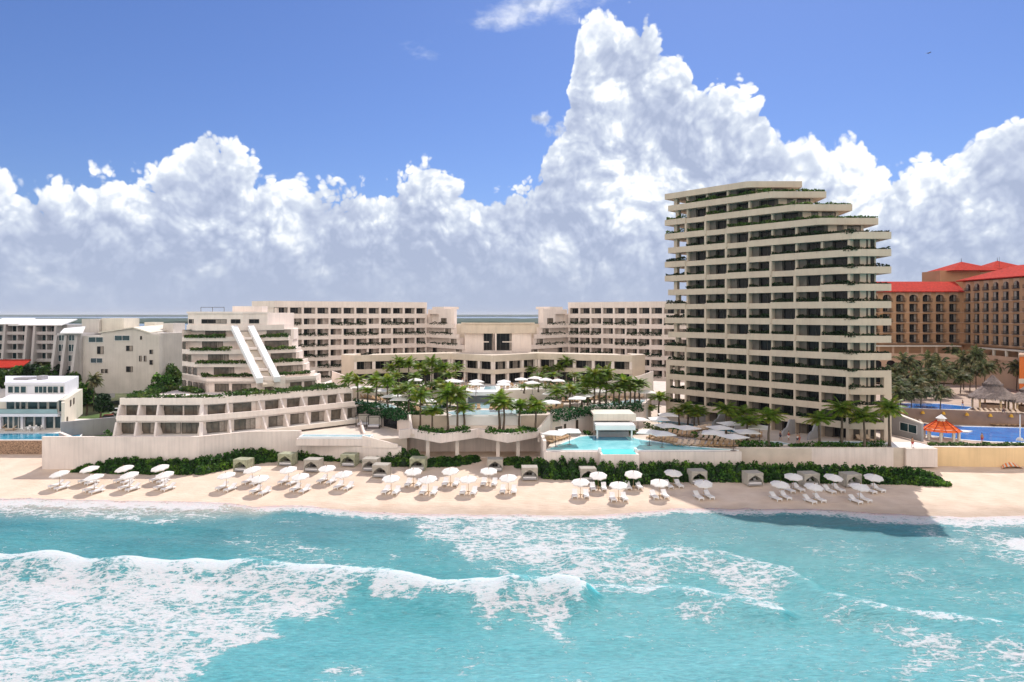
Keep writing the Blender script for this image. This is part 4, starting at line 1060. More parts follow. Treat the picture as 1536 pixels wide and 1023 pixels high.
sets = [
 ('beside the hanging hedge on the left pool edge', [(523, 566.5, 600), (536.7, 568, 603), (551.7, 583, 606), (565, 569, 608), (581, 570, 611), (596, 584, 615), (613, 580, 617)], D1),
 ('in the left planter above the zigzag parapet', [(630.4, 593, 640), (648.7, 616, 643), (671.5, 592, 646), (686, 591, 638), (696, 612, 641)], T0),
 ('in the right planter above the zigzag parapet', [(748, 599, 638), (756, 606, 636), (780, 608, 639), (803, 608, 640)], T0),
 ('on the main pool deck left of the covered bar', [(654.5, 600, 615), (660, 573, 601), (668, 577, 606), (642, 582, 600), (676, 596, 612), (690, 590, 610), (632, 590, 608)], D1),
 ('in the cluster on the upper deck, left side', [(586, 550, 578), (599, 541, 577), (613.7, 543, 577), (629, 547, 578), (648, 541, 580), (666, 548, 580), (684, 549, 578), (611, 578, 588), (638, 556, 580), (657, 552, 579), (675, 560, 583), (592, 560, 584), (622, 562, 585)], D2),
 ('on the upper deck, right side under the gallery', [(797.8, 552, 573), (819.5, 552, 573), (838.7, 550, 573), (849.6, 540, 573), (837.5, 580, 590), (855.6, 576, 590), (807, 579, 588), (786, 582, 590), (829, 560, 578), (862, 560, 582), (876, 566, 586), (808, 562, 580)], D2),
 ('on the right half of the main pool deck', [(835.5, 586, 613), (854.5, 582, 612), (872, 584, 610), (882, 572, 608), (900, 575, 607), (929, 578, 606), (945, 580, 606), (891, 559, 607), (908.6, 558, 606), (920.6, 582, 607), (937.5, 570, 605), (952, 572.5, 604), (959, 573, 604)], D1),
 ('between deck and tower corner', [(988, 593, 624), (972.5, 609, 627)], RD),
 ('in front of the tower, left half', [(1018, 615, 638), (1031.4, 609, 638), (1042.5, 618, 640), (1048, 614, 641), (1088.7, 611, 650), (1102, 618, 643), (1115, 615, 642), (1120.6, 628, 661), (1153.8, 622, 671)], RD),
 ('behind the long wall in front of the tower, right half', [(1228.8, 626, 668), (1262, 611, 669), (1296.7, 623, 671), (1333.4, 611, 670)], RD),
]
for where, lst, z in sets:
    lst = sorted(lst)
    for i, (px, yc, yb) in enumerate(lst):
        sc = 1.05 if z == D2 else 1.2 if z == D1 else 1.28
        if where.startswith('behind the long'): sc = 1.4
        if z == T0: yb = max(yb, 643.5+(i%2)*3)
        green.put(px, yc+(0 if z == T0 else 2), yb, z, 'green palm %s, %s' % (where, orde(i, len(lst))), 'green palms around the pools', rp_, sc)
dry = Palms([palm_proto(8, 3.3, 34, s, palmd, 1.25, wind=(.5, .1), lean=.03, name='windswept_palm') for s in (5, 6)], 8.2); dry.spin = False
right = sorted([(1341, 557, 612), (1357, 545, 610), (1394, 541, 600), (1409.5, 547, 604), (1427, 529, 585), (1445, 540, 598), (1464, 535, 600), (1476, 551, 604), (1503, 547, 594),
         (1525, 551, 600), (1351, 581, 628), (1366, 590, 630), (1390, 573, 613), (1411, 588, 634), (1382, 588, 626), (1541, 560, 598), (1432, 553, 590), (1490, 540, 588), (1375, 560, 606), (1416, 558, 608), (1455, 556, 602), (1520, 538, 592), (1347, 590, 634), (1400, 562, 612), (1338, 572, 620), (1371, 575, 618), (1440, 566, 605)])
for i, (px, yc, yb) in enumerate(right):
    dry.put(px, yc, yb, 5.4, 'dusty windswept palm beside the blue hotel pool, %s' % orde(i, len(right)), 'windswept palms by the hotel pool', rp_, .95)
left = sorted([(254, 514, 575), (178, 546, 583), (114, 559, 590), (226, 566, 590), (206, 568, 592), (262, 553, 585), (76, 553, 585), (51, 559, 586), (30, 552, 584), (12, 549, 582), (247, 566, 590), (96, 560, 590), (64, 545, 582)])
for i, (px, yc, yb) in enumerate(left):
    dry.put(px, yc, yb, 5.0, 'windswept palm among the villas and apartments at the left, %s' % orde(i, len(left)), 'windswept palms at the left', rp_, 1.15)
dry.put(141, 570, 617, 5.2, 'single slim palm in the garden right of the white villa', None, rp_, .7)

# ---------------------------------------------------------------- shrubs and hedges
rh = random.Random(21)
def hedge(xr, top, bot, label, mtl=leafm, name='beach_hedge'):
    m = MB(); c = MB(); x = xr[0]
    while x < xr[1]:
        yb = pl(x, bot); yt = pl(x, top)+rh.uniform(-2.5, 2)
        p = BP(x, yb); Yc = p.y+1.3
        while True:
            zt = H-(yt-CY)*(Yc+1.0)/F; h = zt-beach_z(Yc)
            break
        for lay in range(2):
            hh = h*(1 if lay else .55); yy = Yc+(1.1 if lay else -.3)
            rx = rh.uniform(1.0, 1.5)
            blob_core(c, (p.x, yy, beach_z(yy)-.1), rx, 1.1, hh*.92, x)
            blob_leaves(m, (p.x+rh.uniform(-.3, .3), yy, beach_z(yy)), rx*1.08, 1.25, hh, 520 if lay else 320, .33, rh)
        x += 1024/p.y*rh.uniform(1.2, 1.7)
    r = thing(name, label, 'hedge', (BP(xr[0], pl(xr[0], bot)).x, BP(xr[0], pl(xr[0], bot)).y, 2))
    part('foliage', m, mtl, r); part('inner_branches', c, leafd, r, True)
BOT = [(105, 709), (180, 712), (300, 713), (345, 703), (390, 695), (425, 692), (445, 691), (535, 694), (575, 700), (640, 702), (690, 700), (716, 692), (760, 697), (790, 706), (815, 719), (895, 723), (905, 730), (960, 731), (975, 724), (1100, 724), (1330, 727), (1437, 731)]
TOP = [(105, 704), (130, 688), (170, 684), (230, 686), (300, 682), (345, 673), (385, 669), (420, 679), (445, 671), (535, 672), (575, 669), (620, 672), (640, 688), (700, 683), (716, 686), (760, 690), (785, 683), (815, 682), (880, 684), (960, 690), (1100, 690), (1250, 693), (1340, 697), (1380, 698), (1415, 712), (1437, 726)]
for xr, lb_ in (((112, 300), 'dark leafy beach hedge below the long wall, behind the leftmost parasols'),
                ((304, 422), 'rising leafy hedge left of the first pair of draped cabanas'),
                ((447, 534), 'leafy hedge block below the plunge pool between two cabanas'),
                ((541, 640), 'tall leafy hedge left of the zigzag colonnade'),
                ((643, 716), 'low leafy hedge in front of the colonnade plinth'),
                ((766, 900), 'leafy hedge below the left wall of the lower infinity pool'),
                ((905, 1012), 'leafy hedge below the pool notch'),
                ((1016, 1100), 'leafy hedge behind the first shaded cabana, below the infinity edge'),
                ((1104, 1222), 'shaded leafy hedge below the left half of the tower wall'),
                ((1226, 1334), 'shaded leafy hedge below the right half of the tower wall'),
                ((1338, 1434), 'sunlit tapering hedge at the right end beyond the tower wall')):
    hedge(xr, TOP, BOT, lb_)
def hang(pts, z, label, n=80):
    m = MB()
    for a, c in zip(pts, pts[1:]): m.leafrow((*a, z), (*c, z), n, 1.0, 1.5, .42, hang=1.5)
    solo('hanging_hedge', m, leafh, label, 'hedge', loc=(*pts[0], z))
hang([(-34.9, 144.7), (-19.2, 126.2)], D1+.1, 'long green hedge hanging over the left edge of the pool deck')
hang([(7.4, 127.0), (15.9, 134.6)], D1+.1, 'green hedge hanging over the right deck edge, lower left piece')
hang([(16.2, 134.8), (26.6, 139.9)], D1+.1, 'green hedge hanging over the right deck edge, upper right piece')
def bed(pts, z, label, w=1.6, h=.8, n=90, mtl=leafm, name='planter_bed', size=.4):
    m = MB()
    for a, c in zip(pts, pts[1:]): m.leafrow((*a, z), (*c, z), n, h, w, size)
    solo(name, m, mtl, label, 'planting', loc=(*pts[0], z))
bed([(-16, 119.9), (-12.1, 116.6), (-7.6, 119.9)], T0+.5, 'clipped green planting behind the left prow of the zigzag parapet', 1.6, .9)
bed([(-4.2, 119.6), (-.7, 116.8), (4.2, 120.7)], T0+.5, 'clipped green planting behind the right prow of the zigzag parapet', 1.6, .9)
bed([(38.5, 116.9), (46, 117)], RD, 'dark shrubs at the end of the infinity pool behind the wall', 2, 1.2, 70)
bed([(47.5, 116.8), (64, 117)], RD, 'low green planting along the top of the tower wall', 1.2, .9, 60)
bed([(4.8, 132), (7, 133.5)], D1, 'small green bed on the deck above the right stair', 3, .9)
bed([(-19, 128), (-13, 129)], D1, 'small green bed at the left end of the infinity wall', 2.4, .7)
bed([(1.0, 129), (6.3, 130)], D1, 'small green bed at the right end of the infinity wall', 2.4, .7)
bed([(13.8, 128.5), (14.8, 129)], RD, 'dark shrub left of the swim-up bar', 2.2, 1.1)
bed([(21.8, 129), (23.3, 130)], RD, 'shrub right of the swim-up bar', 2.2, 1.0)
bed([(26, 134), (32, 131)], RD, 'olive shrubs between the square parasols right of the bar', 2.2, 1.3, 70, leafp)
bed([(33, 126), (40, 123)], RD, 'dark shrub strip between lounger rows on the right deck', 1.6, 1.1, 60)
bed([(-78, 121), (-71, 127), (-70, 142)], 5.0, 'bright green bank of bushes left of the terraced building', 4.5, 1.6, 190)
bed([(-82, 150), (-66, 150), (-60, 168)], 5.0, 'green bushes beside the far garden wall', 6, 3.0, 120)
bed([(72.8, 119.5), (100, 119.5), (135, 120.5)], 5.45, 'low green hedge along the top of the yellow beach wall', 1.2, .6, 50, leafp)
bed([(-30, 157), (-12, 153)], D2, 'palm undergrowth on the upper deck at the left', 3, 1.3, 50, leafp)
bed([(8, 156), (24, 160)], D2, 'warm green undergrowth on the upper deck at the right', 3, 1.2, 50, leafp)
bed([(-22, 132), (-18.5, 134)], D1, 'dark round shrub among the palms on the left deck', 3, 1.8, 120)
# trees
def tree(loc, h, r, label, mtl=leafd, n=1500, seed=1):
    rg = random.Random(seed); t = thing('broadleaf_tree', label, 'tree', loc, 0, 'broadleaf trees behind the villas')
    b = MB(); b.tube([(loc[0], loc[1], loc[2]), (loc[0]+.2, loc[1], loc[2]+h*.5), (loc[0], loc[1], loc[2]+h*.8)], [.3, .2, .1], 6)
    for k in range(4):
        a = rg.uniform(0, 6.28); b.tube([(loc[0]+.2, loc[1], loc[2]+h*.45), (loc[0]+math.cos(a)*r*.6, loc[1]+math.sin(a)*r*.6, loc[2]+h*.75)], [.14, .05], 5)
    part('trunk', b, trunkm, t)
    m = MB()
    for k in range(9):
        a = rg.uniform(0, 6.28); d = rg.uniform(0, .65)*r
        blob_leaves(m, (loc[0]+math.cos(a)*d, loc[1]+math.sin(a)*d, loc[2]+h*rg.uniform(.45, .8)), r*.5, r*.5, h*.25, n//9, .7, rg)
    part('crown', m, mtl, t)
tl = [(-3, 545, 4.5, 185), (14, 549, 3.6, 180), (30, 546, 4, 183), (44, 544, 4, 182), (58, 549, 3.5, 180), (72, 546, 4, 184), (86, 543, 4, 185), (102, 556, 3.5, 178), (130, 575, 2.5, 165), (150, 590, 2.5, 150), (258, 545, 4, 190), (240, 560, 3.5, 178), (272, 536, 4, 215), (266, 528, 6, 260)]
for i, (px, yt, r, Y) in enumerate(tl):
    p = W(px, yt, Y); h = max(3, p.z-4)
    tree((p.x, p.y, 3.4), p.z-3.4, r, 'bushy dark tree behind the villas at the left, %s' % orde(i, len(tl)), [leafd, leafp, leafm][i % 3], 1500, i)

NOTCH = 1
# ---------------------------------------------------------------- swimming pools
def pool(name, poly, z, wm, label, rim=.25, lip=None, hh=.12, rimm=None):
    xs_ = [p[0] for p in poly]; ys_ = [p[1] for p in poly]; cx_ = sum(xs_)/len(xs_); cy_ = sum(ys_)/len(ys_)
    r = thing(name, label, 'pool', (cx_, cy_, z))
    part('water', MB().prism(poly, z-.3, z+.05), wm, r)
    n = len(poly); a = sum(poly[i][0]*poly[(i+1) % n][1]-poly[(i+1) % n][0]*poly[i][1] for i in range(n))
    if a < 0: poly = poly[::-1]
    m = MB()
    out = []
    for i in range(n):
        d1_ = (Vector(poly[i])-Vector(poly[i-1])).normalized(); d2_ = (Vector(poly[(i+1) % n])-Vector(poly[i])).normalized()
        nn = Vector((d1_.y+d2_.y, -d1_.x-d2_.x)); nn = nn.normalized() if nn.length > .01 else Vector((d1_.y, -d1_.x))
        out.append((poly[i][0]+nn.x*rim, poly[i][1]+nn.y*rim))
    vs = [(x, y, z+hh) for x, y in poly]+[(x, y, z+hh) for x, y in out]+[(x, y, z-.25) for x, y in poly]+[(x, y, z-.25) for x, y in out]
    fs = []
    for i in range(n):
        j = (i+1) % n
        fs += [(i, j, n+j, n+i), (n+i, n+j, 3*n+j, 3*n+i), (j, i, 2*n+i, 2*n+j)]
    if name == 'infinity_pool' and z == RD: fs = [q for i_, q in enumerate(fs) if i_//3 != NOTCH]
    m.add(vs, fs); part('rim', m, rimm or whitep, r)
    return r
ip = pool('infinity_pool', [(-11.0, 126.7), (.6, 126.7), (2.2, 133), (-9.9, 133), (-12.4, 130)], D1, poolp, 'pale infinity pool above its long white weir wall in the centre')
wf_ = part('weir_wall', MB().box(-12.0, 1.6, 125.75, 126.3, 7.4, D1), whitep, ip)
part('weir_step', MB().box(-11.6, 1.2, 125.2, 125.74, 7.4, 8.0), stucco, ip)
pool('swimming_pool', [(-9.2, 135.5), (-3.4, 135.5), (-3.2, 145.9), (-9.4, 145.9)], D1, poolp, 'pale pool running under the flat covered bar in the centre')
pool('swimming_pool', [(-33.6, 144), (-24.5, 133.5), (-22.3, 135.2), (-25, 141), (-32.4, 146.5)], D1, poolp, 'curved pale pool along the left hanging hedge')
pool('swimming_pool', [(-18.3, 134.5), (-14.0, 134.2), (-11.8, 139), (-15.5, 140.5), (-18.8, 138)], D1, poolp, 'pale blue pool behind the left planter palms')
pool('swimming_pool', [(6.8, 132.6), (9.5, 131.8), (10.4, 137), (6.0, 138)], D1, poolp, 'small pale pool at the left end of the right hanging hedge')
pool('swimming_pool', [(15.5, 138), (26, 141), (29.5, 148.5), (26, 149), (21, 143.5), (16.5, 140.6)], D1, poolp, 'long curved pool along the right hanging hedge, half shaded')
pool('swimming_pool', [(-6.2, 147.2), (-3.4, 147.2), (-3.8, 154.5), (-6.0, 154.5)], D2, poolp, 'narrow pale pool on the upper deck above the covered bar')
b_ = thing('covered_bar', 'flat white canopy block over dark bar at the end of the centre pool', 'bar', (-7, 143, D1))
part('canopy', MB().box(-9.3, -3.0, 143.2, 147.1, 11.4, D2+.06), whitep, b_)
part('side_wall', MB().box(-9.6, -9.31, 142.6, 146.3, D1+.13, 12.1), whitep, b_); part('side_wall', MB().box(-2.99, -2.7, 143.0, 146.3, D1+.13, 12.1), whitep, b_)
part('back_wall', MB().box(-9.3, -3.0, 145.7, 146.0, D1+.05, 11.4), greyw, b_)
rp2 = [(5.6, 113.75), (14.77, 113.75), (20.18, 113.75), (37.6, 113.9), (30, 117.2), (22.8, 123.5), (21.2, 127), (14.2, 127), (12.5, 126), (9.4, 120.5)]
ip2 = pool('infinity_pool', rp2, RD, poolw, 'large turquoise lower infinity pool in front of the swim-up bar', .3)
part('weir_wall', MB().box(5.3, 14.73, 112.95, 113.43, 1.5, RD-.04), stucco_w, ip2)
part('weir_wall', MB().box(20.22, 38.0, 112.95, 113.43, 1.5, RD-.04), stucco_w, ip2)
part('notch_wall', MB().prism([(14.4, 112.94), (14.4, 110.3), (20.55, 110.3), (20.55, 112.94), (20.2, 112.94), (20.2, 110.6), (14.75, 110.6), (14.75, 112.94)], 1.2, RD+.02), stucco_w, ip2)
part('notch_base', MB().box(14.76, 20.19, 110.61, 113.6, 1.2, 5.4), stucco_w, ip2)
part('notch_post', MB().box(14.3, 14.72, 112.4, 113.4, RD-.24, RD+.55), whitep, ip2); part('notch_post', MB().box(20.23, 20.65, 112.4, 113.4, RD-.24, RD+.55), whitep, ip2)
part('bright_shelf', MB().box(14.77, 20.18, 110.62, 114.6, 5.41, RD+.07), pooln, ip2)
part('submerged_bench', MB().prism([(14.5, 123.0), (21.0, 123.0), (21.0, 126.9), (14.5, 126.9)], RD+.03, RD+.058), poolv, ip2)
for P in ([(6.3, 115.2), (9.8, 118.6), (11.2, 117.6), (8.4, 115.6)], [(22.5, 119), (22.8, 122.8), (29.5, 117), (33, 115)]):
    part('pool_step', MB().prism(P, RD+.03, RD+.058), water_mat('pool_step_water', (.12, .42, .48), (.16, .46, .52), .5, 3), ip2)
bar = thing('swim_up_bar', 'white two-tier flat roofed bar standing at the back of the lower pool', 'bar', (18, 128, RD))
part('roof', MB().box(15.3, 23.1, 128.0, 134, 9.35, 9.75), creaml, bar)
part('roof_edge', MB().box(15.2, 23.2, 127.6, 127.99, 8.55, 9.8), creaml, bar)
part('front_roof', MB().box(15.3, 22.4, 124.6, 127.5, 7.95, 8.35), whitep, bar)
part('front_roof_edge', MB().box(15.2, 22.5, 124.3, 124.59, 7.35, 8.2), whitep, bar)
for x in (15.6, 21.9): part('column', MB().box(x-.15, x+.15, 124.8, 125.1, RD, 7.95), whitep, bar)
for x in (16, 22.6): part('column', MB().box(x-.15, x+.15, 133, 133.3, RD, 9.35), whitep, bar)
part('counter', MB().box(15.9, 21.6, 126.2, 127.2, RD, 6.75), greyw, bar); part('back_wall', MB().box(15.9, 22.4, 130, 130.3, RD, 8.5), towerw, bar)
for i, (x0, y0) in enumerate(((44, 118.4), (54.5, 118.4))):
    pool('plunge_pool', [(x0, y0), (x0+ (4.6 if i == 0 else 8.8), y0+.2), (x0+(3.4 if i == 0 else 8.4), y0+3), (x0+.2, y0+3)], RD, poolp, ['small pale plunge pool left of the people on the tower deck', 'long plunge pool at the foot of the tower beside white loungers'][i])
pool('plunge_pool', [(27.5, 152), (31.5, 147), (44, 133.2), (46.5, 131), (44, 129), (34, 139), (26.5, 149)], RD, poolv, 'shaded blue lap pool along the foot of the tower', .2)
pp = pool('plunge_pool', [(-37, 119.3), (-24.8, 118.9), (-24.8, 121), (-37, 121.4)], 7.0, poolp, 'raised plunge pool with white edge above the beach hedge at the left', .3)
part('pool_box', MB().prism([(-37.6, 118.9), (-24.4, 118.4), (-24.4, 121.4), (-37.6, 121.7)], 5.6, 6.74), stucco_w, pp)
vp = pool('villa_pool', [(-117, 124.5), (-86, 124.5), (-80.5, 126.8), (-82.5, 131), (-97, 131.4), (-103, 129.5), (-117, 129)], 5.5, poolv, 'deep blue villa pool above the rubble stone wall')
hp1 = pool('hotel_pool', [(77.4, 131.6), (79.2, 129), (82.5, 124.8), (86.5, 122.8), (91, 122.0), (100, 123.5), (112, 124.5), (112, 137), (103, 137.6), (92, 139.5), (86, 144), (80, 145.5), (80.5, 139)], 5.46, poolb, 'big bright blue lagoon pool of the neighbouring hotel', .5)
part('peninsula', MB().prism([(80.5, 137.8), (82, 139), (90, 133.4), (88.2, 132.0), (83, 134.6)], 5.4, 5.7), deckw, hp1)
struct('upper_hotel_deck', MB().prism([(82, 146.5), (90, 145), (98, 141.5), (112, 139), (190, 143), (200, 200), (96, 200), (82, 160)], 3, 7.9), MATS['paver'])
hw = thing('curved_pool_wall', 'brown curved wall between the two blue hotel pools with small orange lamps', 'wall', (82, 146, 5.4))
part('wall_face', MB().strip([(78, 146.8), (82, 146.2), (90, 144.7), (98, 141.2), (112, 138.7)], 5.4, 8.3, .35), mat('brown_render', (.33, .22, .16), .9, .15, .5), hw)
for i in range(9):
    t = i/8; x = lerp(79.5, 110, t); y = pl(x, [(78, 146.6), (82, 146.0), (90, 144.5), (98, 141.0), (112, 138.5)])
    part('wall_lamp', MB().cone((x, y-.25), .42, 7.35, 7.9, 8, r2=.2), yellowc, hw)
pool('hotel_pool', [(90, 147.4), (97.5, 146.5), (101.5, 150.5), (98, 156), (85.5, 157), (85, 150)], 7.91, poolb, 'upper blue hotel pool behind the palm trunks', .4)
# ---------------------------------------------------------------- beach furniture
def parasol_proto():
    t = thing('beach_parasol', 'p', 'parasol')
    part('pole', MB().tube([(0, 0, 0), (0, 0, 2.75)], [.035, .03], 6), wood, t)
    m = MB(); n = 8; r = 1.42
    for i in range(n):
        a0, a1 = i*math.pi/4+.2, (i+1)*math.pi/4+.2
        A = Vector((r*math.cos(a0), r*math.sin(a0), 2.18)); B = Vector((r*math.cos(a1), r*math.sin(a1), 2.18)); T_ = Vector((0, 0, 2.66)); M = (A+B)/2*Vector((1, 1, 1)).x; M = Vector((M.x*.97, M.y*.97, 2.22))
        Am = A.lerp(T_, .5)+Vector((0, 0, .05)); Bm = B.lerp(T_, .5)+Vector((0, 0, .05)); Mm = M.lerp(T_, .5)-Vector((0, 0, .0))
        m.add([A, M, B, Bm, Mm, Am, T_], [(0, 1, 4, 5), (1, 2, 3, 4), (5, 4, 6), (4, 3, 6)])
        m.add([A, M, M-Vector((0, 0, .16)), A-Vector((0, 0, .16))], [(0, 1, 2, 3)]); m.add([M, B, B-Vector((0, 0, .16)), M-Vector((0, 0, .16))], [(0, 1, 2, 3)])
    ct, st_ = math.cos(.19), math.sin(.19)
    m.v = [(x, y*ct-(z-2.4)*st_, 2.4+y*st_+(z-2.4)*ct) for x, y, z in m.v]
    c = part('canopy', m, white, t)
    part('finial', MB().tube([(0, -.08, 2.62), (0, -.14, 2.80)], [.06, .03], 6), wood, t)
    m = MB()
    for i in range(8):
        a = i*math.pi/4+.2; m.tube([(0, 0, 2.1), (r*.75*math.cos(a), r*.75*math.sin(a), 2.27)], [.012, .012], 4)
    m.v = [(x, y*ct-(z-2.4)*st_, 2.4+y*st_+(z-2.4)*ct-.03) for x, y, z in m.v]; part('ribs', m, wood, c)
    return t
def lounger_proto(name, cm, fm, back=.62):
    t = thing(name, 'l', 'sun lounger')
    m = MB(); m.box(-.36, .36, -1.0, .95, .24, .30)
    part('frame', m, fm, t)
    for x in (-.32, .32):
        for y in (-.9, .5): part('leg', MB().box(x-.04, x+.04, y-.04, y+.04, 0, .24), fm, t)
    m = MB(); m.box(-.33, .33, -.98, .25, .305, .42); part('seat_cushion', m, cm, t)
    s, c = math.sin(back), math.cos(back); m = MB()
    q = [(0, 0), (.85*c, .85*s), (.85*c-.12*s, .85*s+.12*c), (-.12*s, .12*c)]
    m.hexa([(x, .26+a, .31+b) for x, (a, b) in ((-.33, q[0]), (.33, q[0]), (.33, q[1]), (-.33, q[1]), (-.33, q[3]), (.33, q[3]), (.33, q[2]), (-.33, q[2]))])
    part('back_cushion', m, cm, t)
    return t
def table_proto():
    t = thing('side_table', 't', 'table')
    part('table_top', MB().cone((0, 0), .26, .40, .44, 10, r2=.26), wood, t); part('leg', MB().tube([(0, 0, 0), (0, 0, .4)], [.05, .05], 6), wood, t)
    return t
PAR = Proto(parasol_proto()); LO = Proto(lounger_proto('beach_lounger', cush, whitep)); TB = Proto(table_proto())
frontrow = [(90, 731.6), (141.6, 737), (195, 733.6), (248, 733), (340, 734), (391, 739), (451, 736), (516, 732), (587, 739), (643, 740), (702.6, 740), (762.5, 738), (870.6, 744.7), (927.7, 749.6), (989, 745.7), (1055, 746.7), (1170, 748), (1221, 752), (1289, 752)]
backrow = [(134.7, 724), (187.5, 723), (241, 722), (379, 725), (433, 725), (491, 723), (620.5, 728), (676, 727), (733.5, 727), (897.4, 734), (950, 732), (1010, 730), (1190, 736), (1250, 737), (1310, 737)]
rb = random.Random(9)
TILT = {}
for row, nm in ((frontrow, 'front row nearest the sea'), (backrow, 'back row nearest the hedge')):
    for i, (px, py) in enumerate(row):
        p = BP(px, py); od = orde(i, len(row))
        yaw = pl(px, [(90, -.50), (450, -.34), (640, -.12), (900, -.02), (1010, .16), (1310, .34)])
        o = PAR.put((p.x, p.y, p.z-.02), 0, 'white octagonal beach parasol in the %s, %s' % (nm, od), 'white parasols along the beach')
        tx_ = pl(px, [(90, .16), (330, .10), (600, .05), (900, 0), (1300, -.05)])
        o.rotation_euler = (rb.uniform(-.02, .04), -tx_*.5, rb.uniform(-.25, .25)-tx_*1.6)
        c, s = math.cos(yaw), math.sin(yaw)
        for sd, sn in ((-1, 'left'), (1, 'right')):
            if nm[0] == 'b' and px in (134.7,) and sd > 0: pass
            q = p+Vector((sd*.86*c+s*0, sd*.86*s-.15, 0)); q.z = beach_z(q.y)
            LO.put((q.x, q.y, q.z), yaw+rb.uniform(-.05, .05), '%s white lounger under %s parasol of the %s' % (sn, od, nm), 'white loungers on the beach', (1.15, 1.12, 1.1))
        q = p+Vector((.0, -.35, 0)); TB.put((q.x, q.y, beach_z(q.y)), 0, 'small side table under %s parasol of the %s' % (od, nm), 'side tables under the parasols')
def cabana_proto(fab):
    t = thing('beach_cabana', 'c', 'cabana'); w, d, h = 1.35, 1.1, 2.15
    for x in (-w, w):
        for y in (-d, d): part('post', MB().box(x-.05, x+.05, y-.05, y+.05, 0, h), fab, t)
    m = MB(); m.box(-w-.05, w+.05, -d-.05, d+.05, h, h+.10); m.box(-w-.06, w+.06, -d-.08, -d-.051, h-.28, h+.08)
    part('roof', m, fab, t)
    m = MB(); m.box(-w, w, d-.03, d, .1, h-.01); part('back_curtain', m, fab, t)
    for s in (-1, 1):
        m = MB()
        for i in range(6):
            y0 = -d+.06+i*2*(d-.08)/6; y1 = y0+2*(d-.08)/6; x0 = s*w+(.05 if i % 2 else -.03); x1 = s*w+(-.03 if i % 2 else .05)
            m.add([(x0, y0, .1), (x1, y1, .1), (x1, y1, h-.01), (x0, y0, h-.01)], [(0, 1, 2, 3)])
        part('side_curtain', m, fab, t)
        m = MB(); n = 6; prev = None; vs = []
        for i in range(n+1):
            k = i/n; vs += [(s*(w-.06-(1-k)*0), -d-.03, h-k*1.5), (s*(w-.06)*k**1.3+s*.0, -d-.04-.02*(i % 2), h-.22-.75*k)]
        m.add(vs, [(2*i, 2*i+1, 2*i+3, 2*i+2) for i in range(n)]); part('draped_curtain', m, fab, t)
    m = MB().box(-w+.15, w-.15, -d+.05, d-.1, .12, .42); db = part('daybed', m, greyw, t)
    m = MB().box(-w+.18, w-.18, -d+.08, d-.12, .421, .60); part('mattress', m, cush, db)
    for x, mm in ((-.75, greyc), (-.3, dark), (.2, dark), (.7, cush)):
        part('pillow', MB().hexa([(x-.22, .45, .61), (x+.22, .45, .61), (x+.22, .62, .61), (x-.22, .62, .61), (x-.2, .62, .98), (x+.2, .62, .98), (x+.2, .74, .98), (x-.2, .74, .98)]), mm, db)
    return t
CA = Proto(cabana_proto(cabf)); CG = Proto(cabana_proto(cabg))
cab = [(363.5, 708, 1), (430, 699, 1), (469, 708, 0), (523.6, 700, 1), (556, 707, 0), (571.5, 716.5, 0), (627, 706, 1), (742.6, 707.5, 0), (794.4, 720.5, 0), (882, 722, 0), (1047, 726, 0), (1130.6, 729, 0), (1215, 730, 0), (1278, 731, 0)]
for i, (px, py, g) in enumerate(cab):
    p = BP(px, py); p.y += .6; p.z = beach_z(p.y)
    yaw = pl(px, [(360, -.22), (560, -.12), (740, 0), (1000, .1), (1280, .14)])
    (CG if g else CA).put(p, yaw, '%s draped daybed cabana on the sand, %s of the row' % ('greenish' if g else 'beige', orde(i, len(cab))), 'draped cabanas along the hedge', (.92, .92, .92))

# ---------------------------------------------------------------- deck furniture
def sq_proto():
    t = thing('square_parasol', 'p', 'parasol'); part('pole', MB().tube([(0, 0, 0), (0, 0, 2.6)], [.05, .04], 6), dark, t)
    m = MB(); r = 1.75; v = [(-r, -r, 2.4), (r, -r, 2.4), (r, r, 2.4), (-r, r, 2.4), (0, 0, 2.85)]
    m.add(v, [(0, 1, 4), (1, 2, 4), (2, 3, 4), (3, 0, 4)]); v2 = [(x, y, 2.28) for x, y, z in v[:4]]
    for i in range(4): j = (i+1) % 4; m.add([v[i], v[j], v2[j], v2[i]], [(0, 1, 2, 3)])
    part('canopy', m, white, t); part('base_plate', MB().box(-.35, .35, -.35, .35, 0, .08), greyc, t); return t
SQ = Proto(sq_proto())
areas = [
 ('right lower deck beside the tower', RD, [(957, 627.7), (988, 627), (1002, 621), (1001, 637), (1030, 640), (974, 646.5), (993, 649), (1080, 640), (1096, 634), (1070, 647.5), (1100, 653), (1120, 646), (1139, 639.5)]),
 ('lower deck left of the swim-up bar', RD, [(833, 648), (854, 645)]),
 ('right half of the main pool deck', D1, [(898, 586), (970, 587), (877, 592), (866, 596), (826, 602), (859, 588), (827, 589), (767, 600)]),
 ('left half of the main pool deck', D1, [(537, 580), (571, 585), (587, 593), (600, 597.5), (640, 600)]),
 ('upper deck below the gallery, left side', D2, [(623, 569), (679, 570), (683.5, 571), (715, 571), (713.5, 575)]),
 ('upper deck below the gallery, right side', D2, [(756, 571.5), (755, 575.5), (782, 568), (802, 566), (818.5, 568.6), (837, 570), (798.5, 573)]),
]
for where, z, lst in areas:
    for i, (px, py) in enumerate(sorted(lst)):
        Y = (H-(z+2.55))*F/(py-CY); x = XA(px, Y)
        k = .78 if z == D2 else .95 if z == D1 else 1.05
        SQ.put((x, Y, z), rb.uniform(-.5, .5) if z < D1 else rb.uniform(-.3, .3), 'square white parasol on the %s, %s' % (where, orde(i, len(lst))), 'square parasols on the decks', (k, k, 1))
DL = [Proto(lounger_proto('deck_lounger', tanc, wood, .75)), Proto(lounger_proto('pale_deck_lounger', tanc2, wood, .75))]
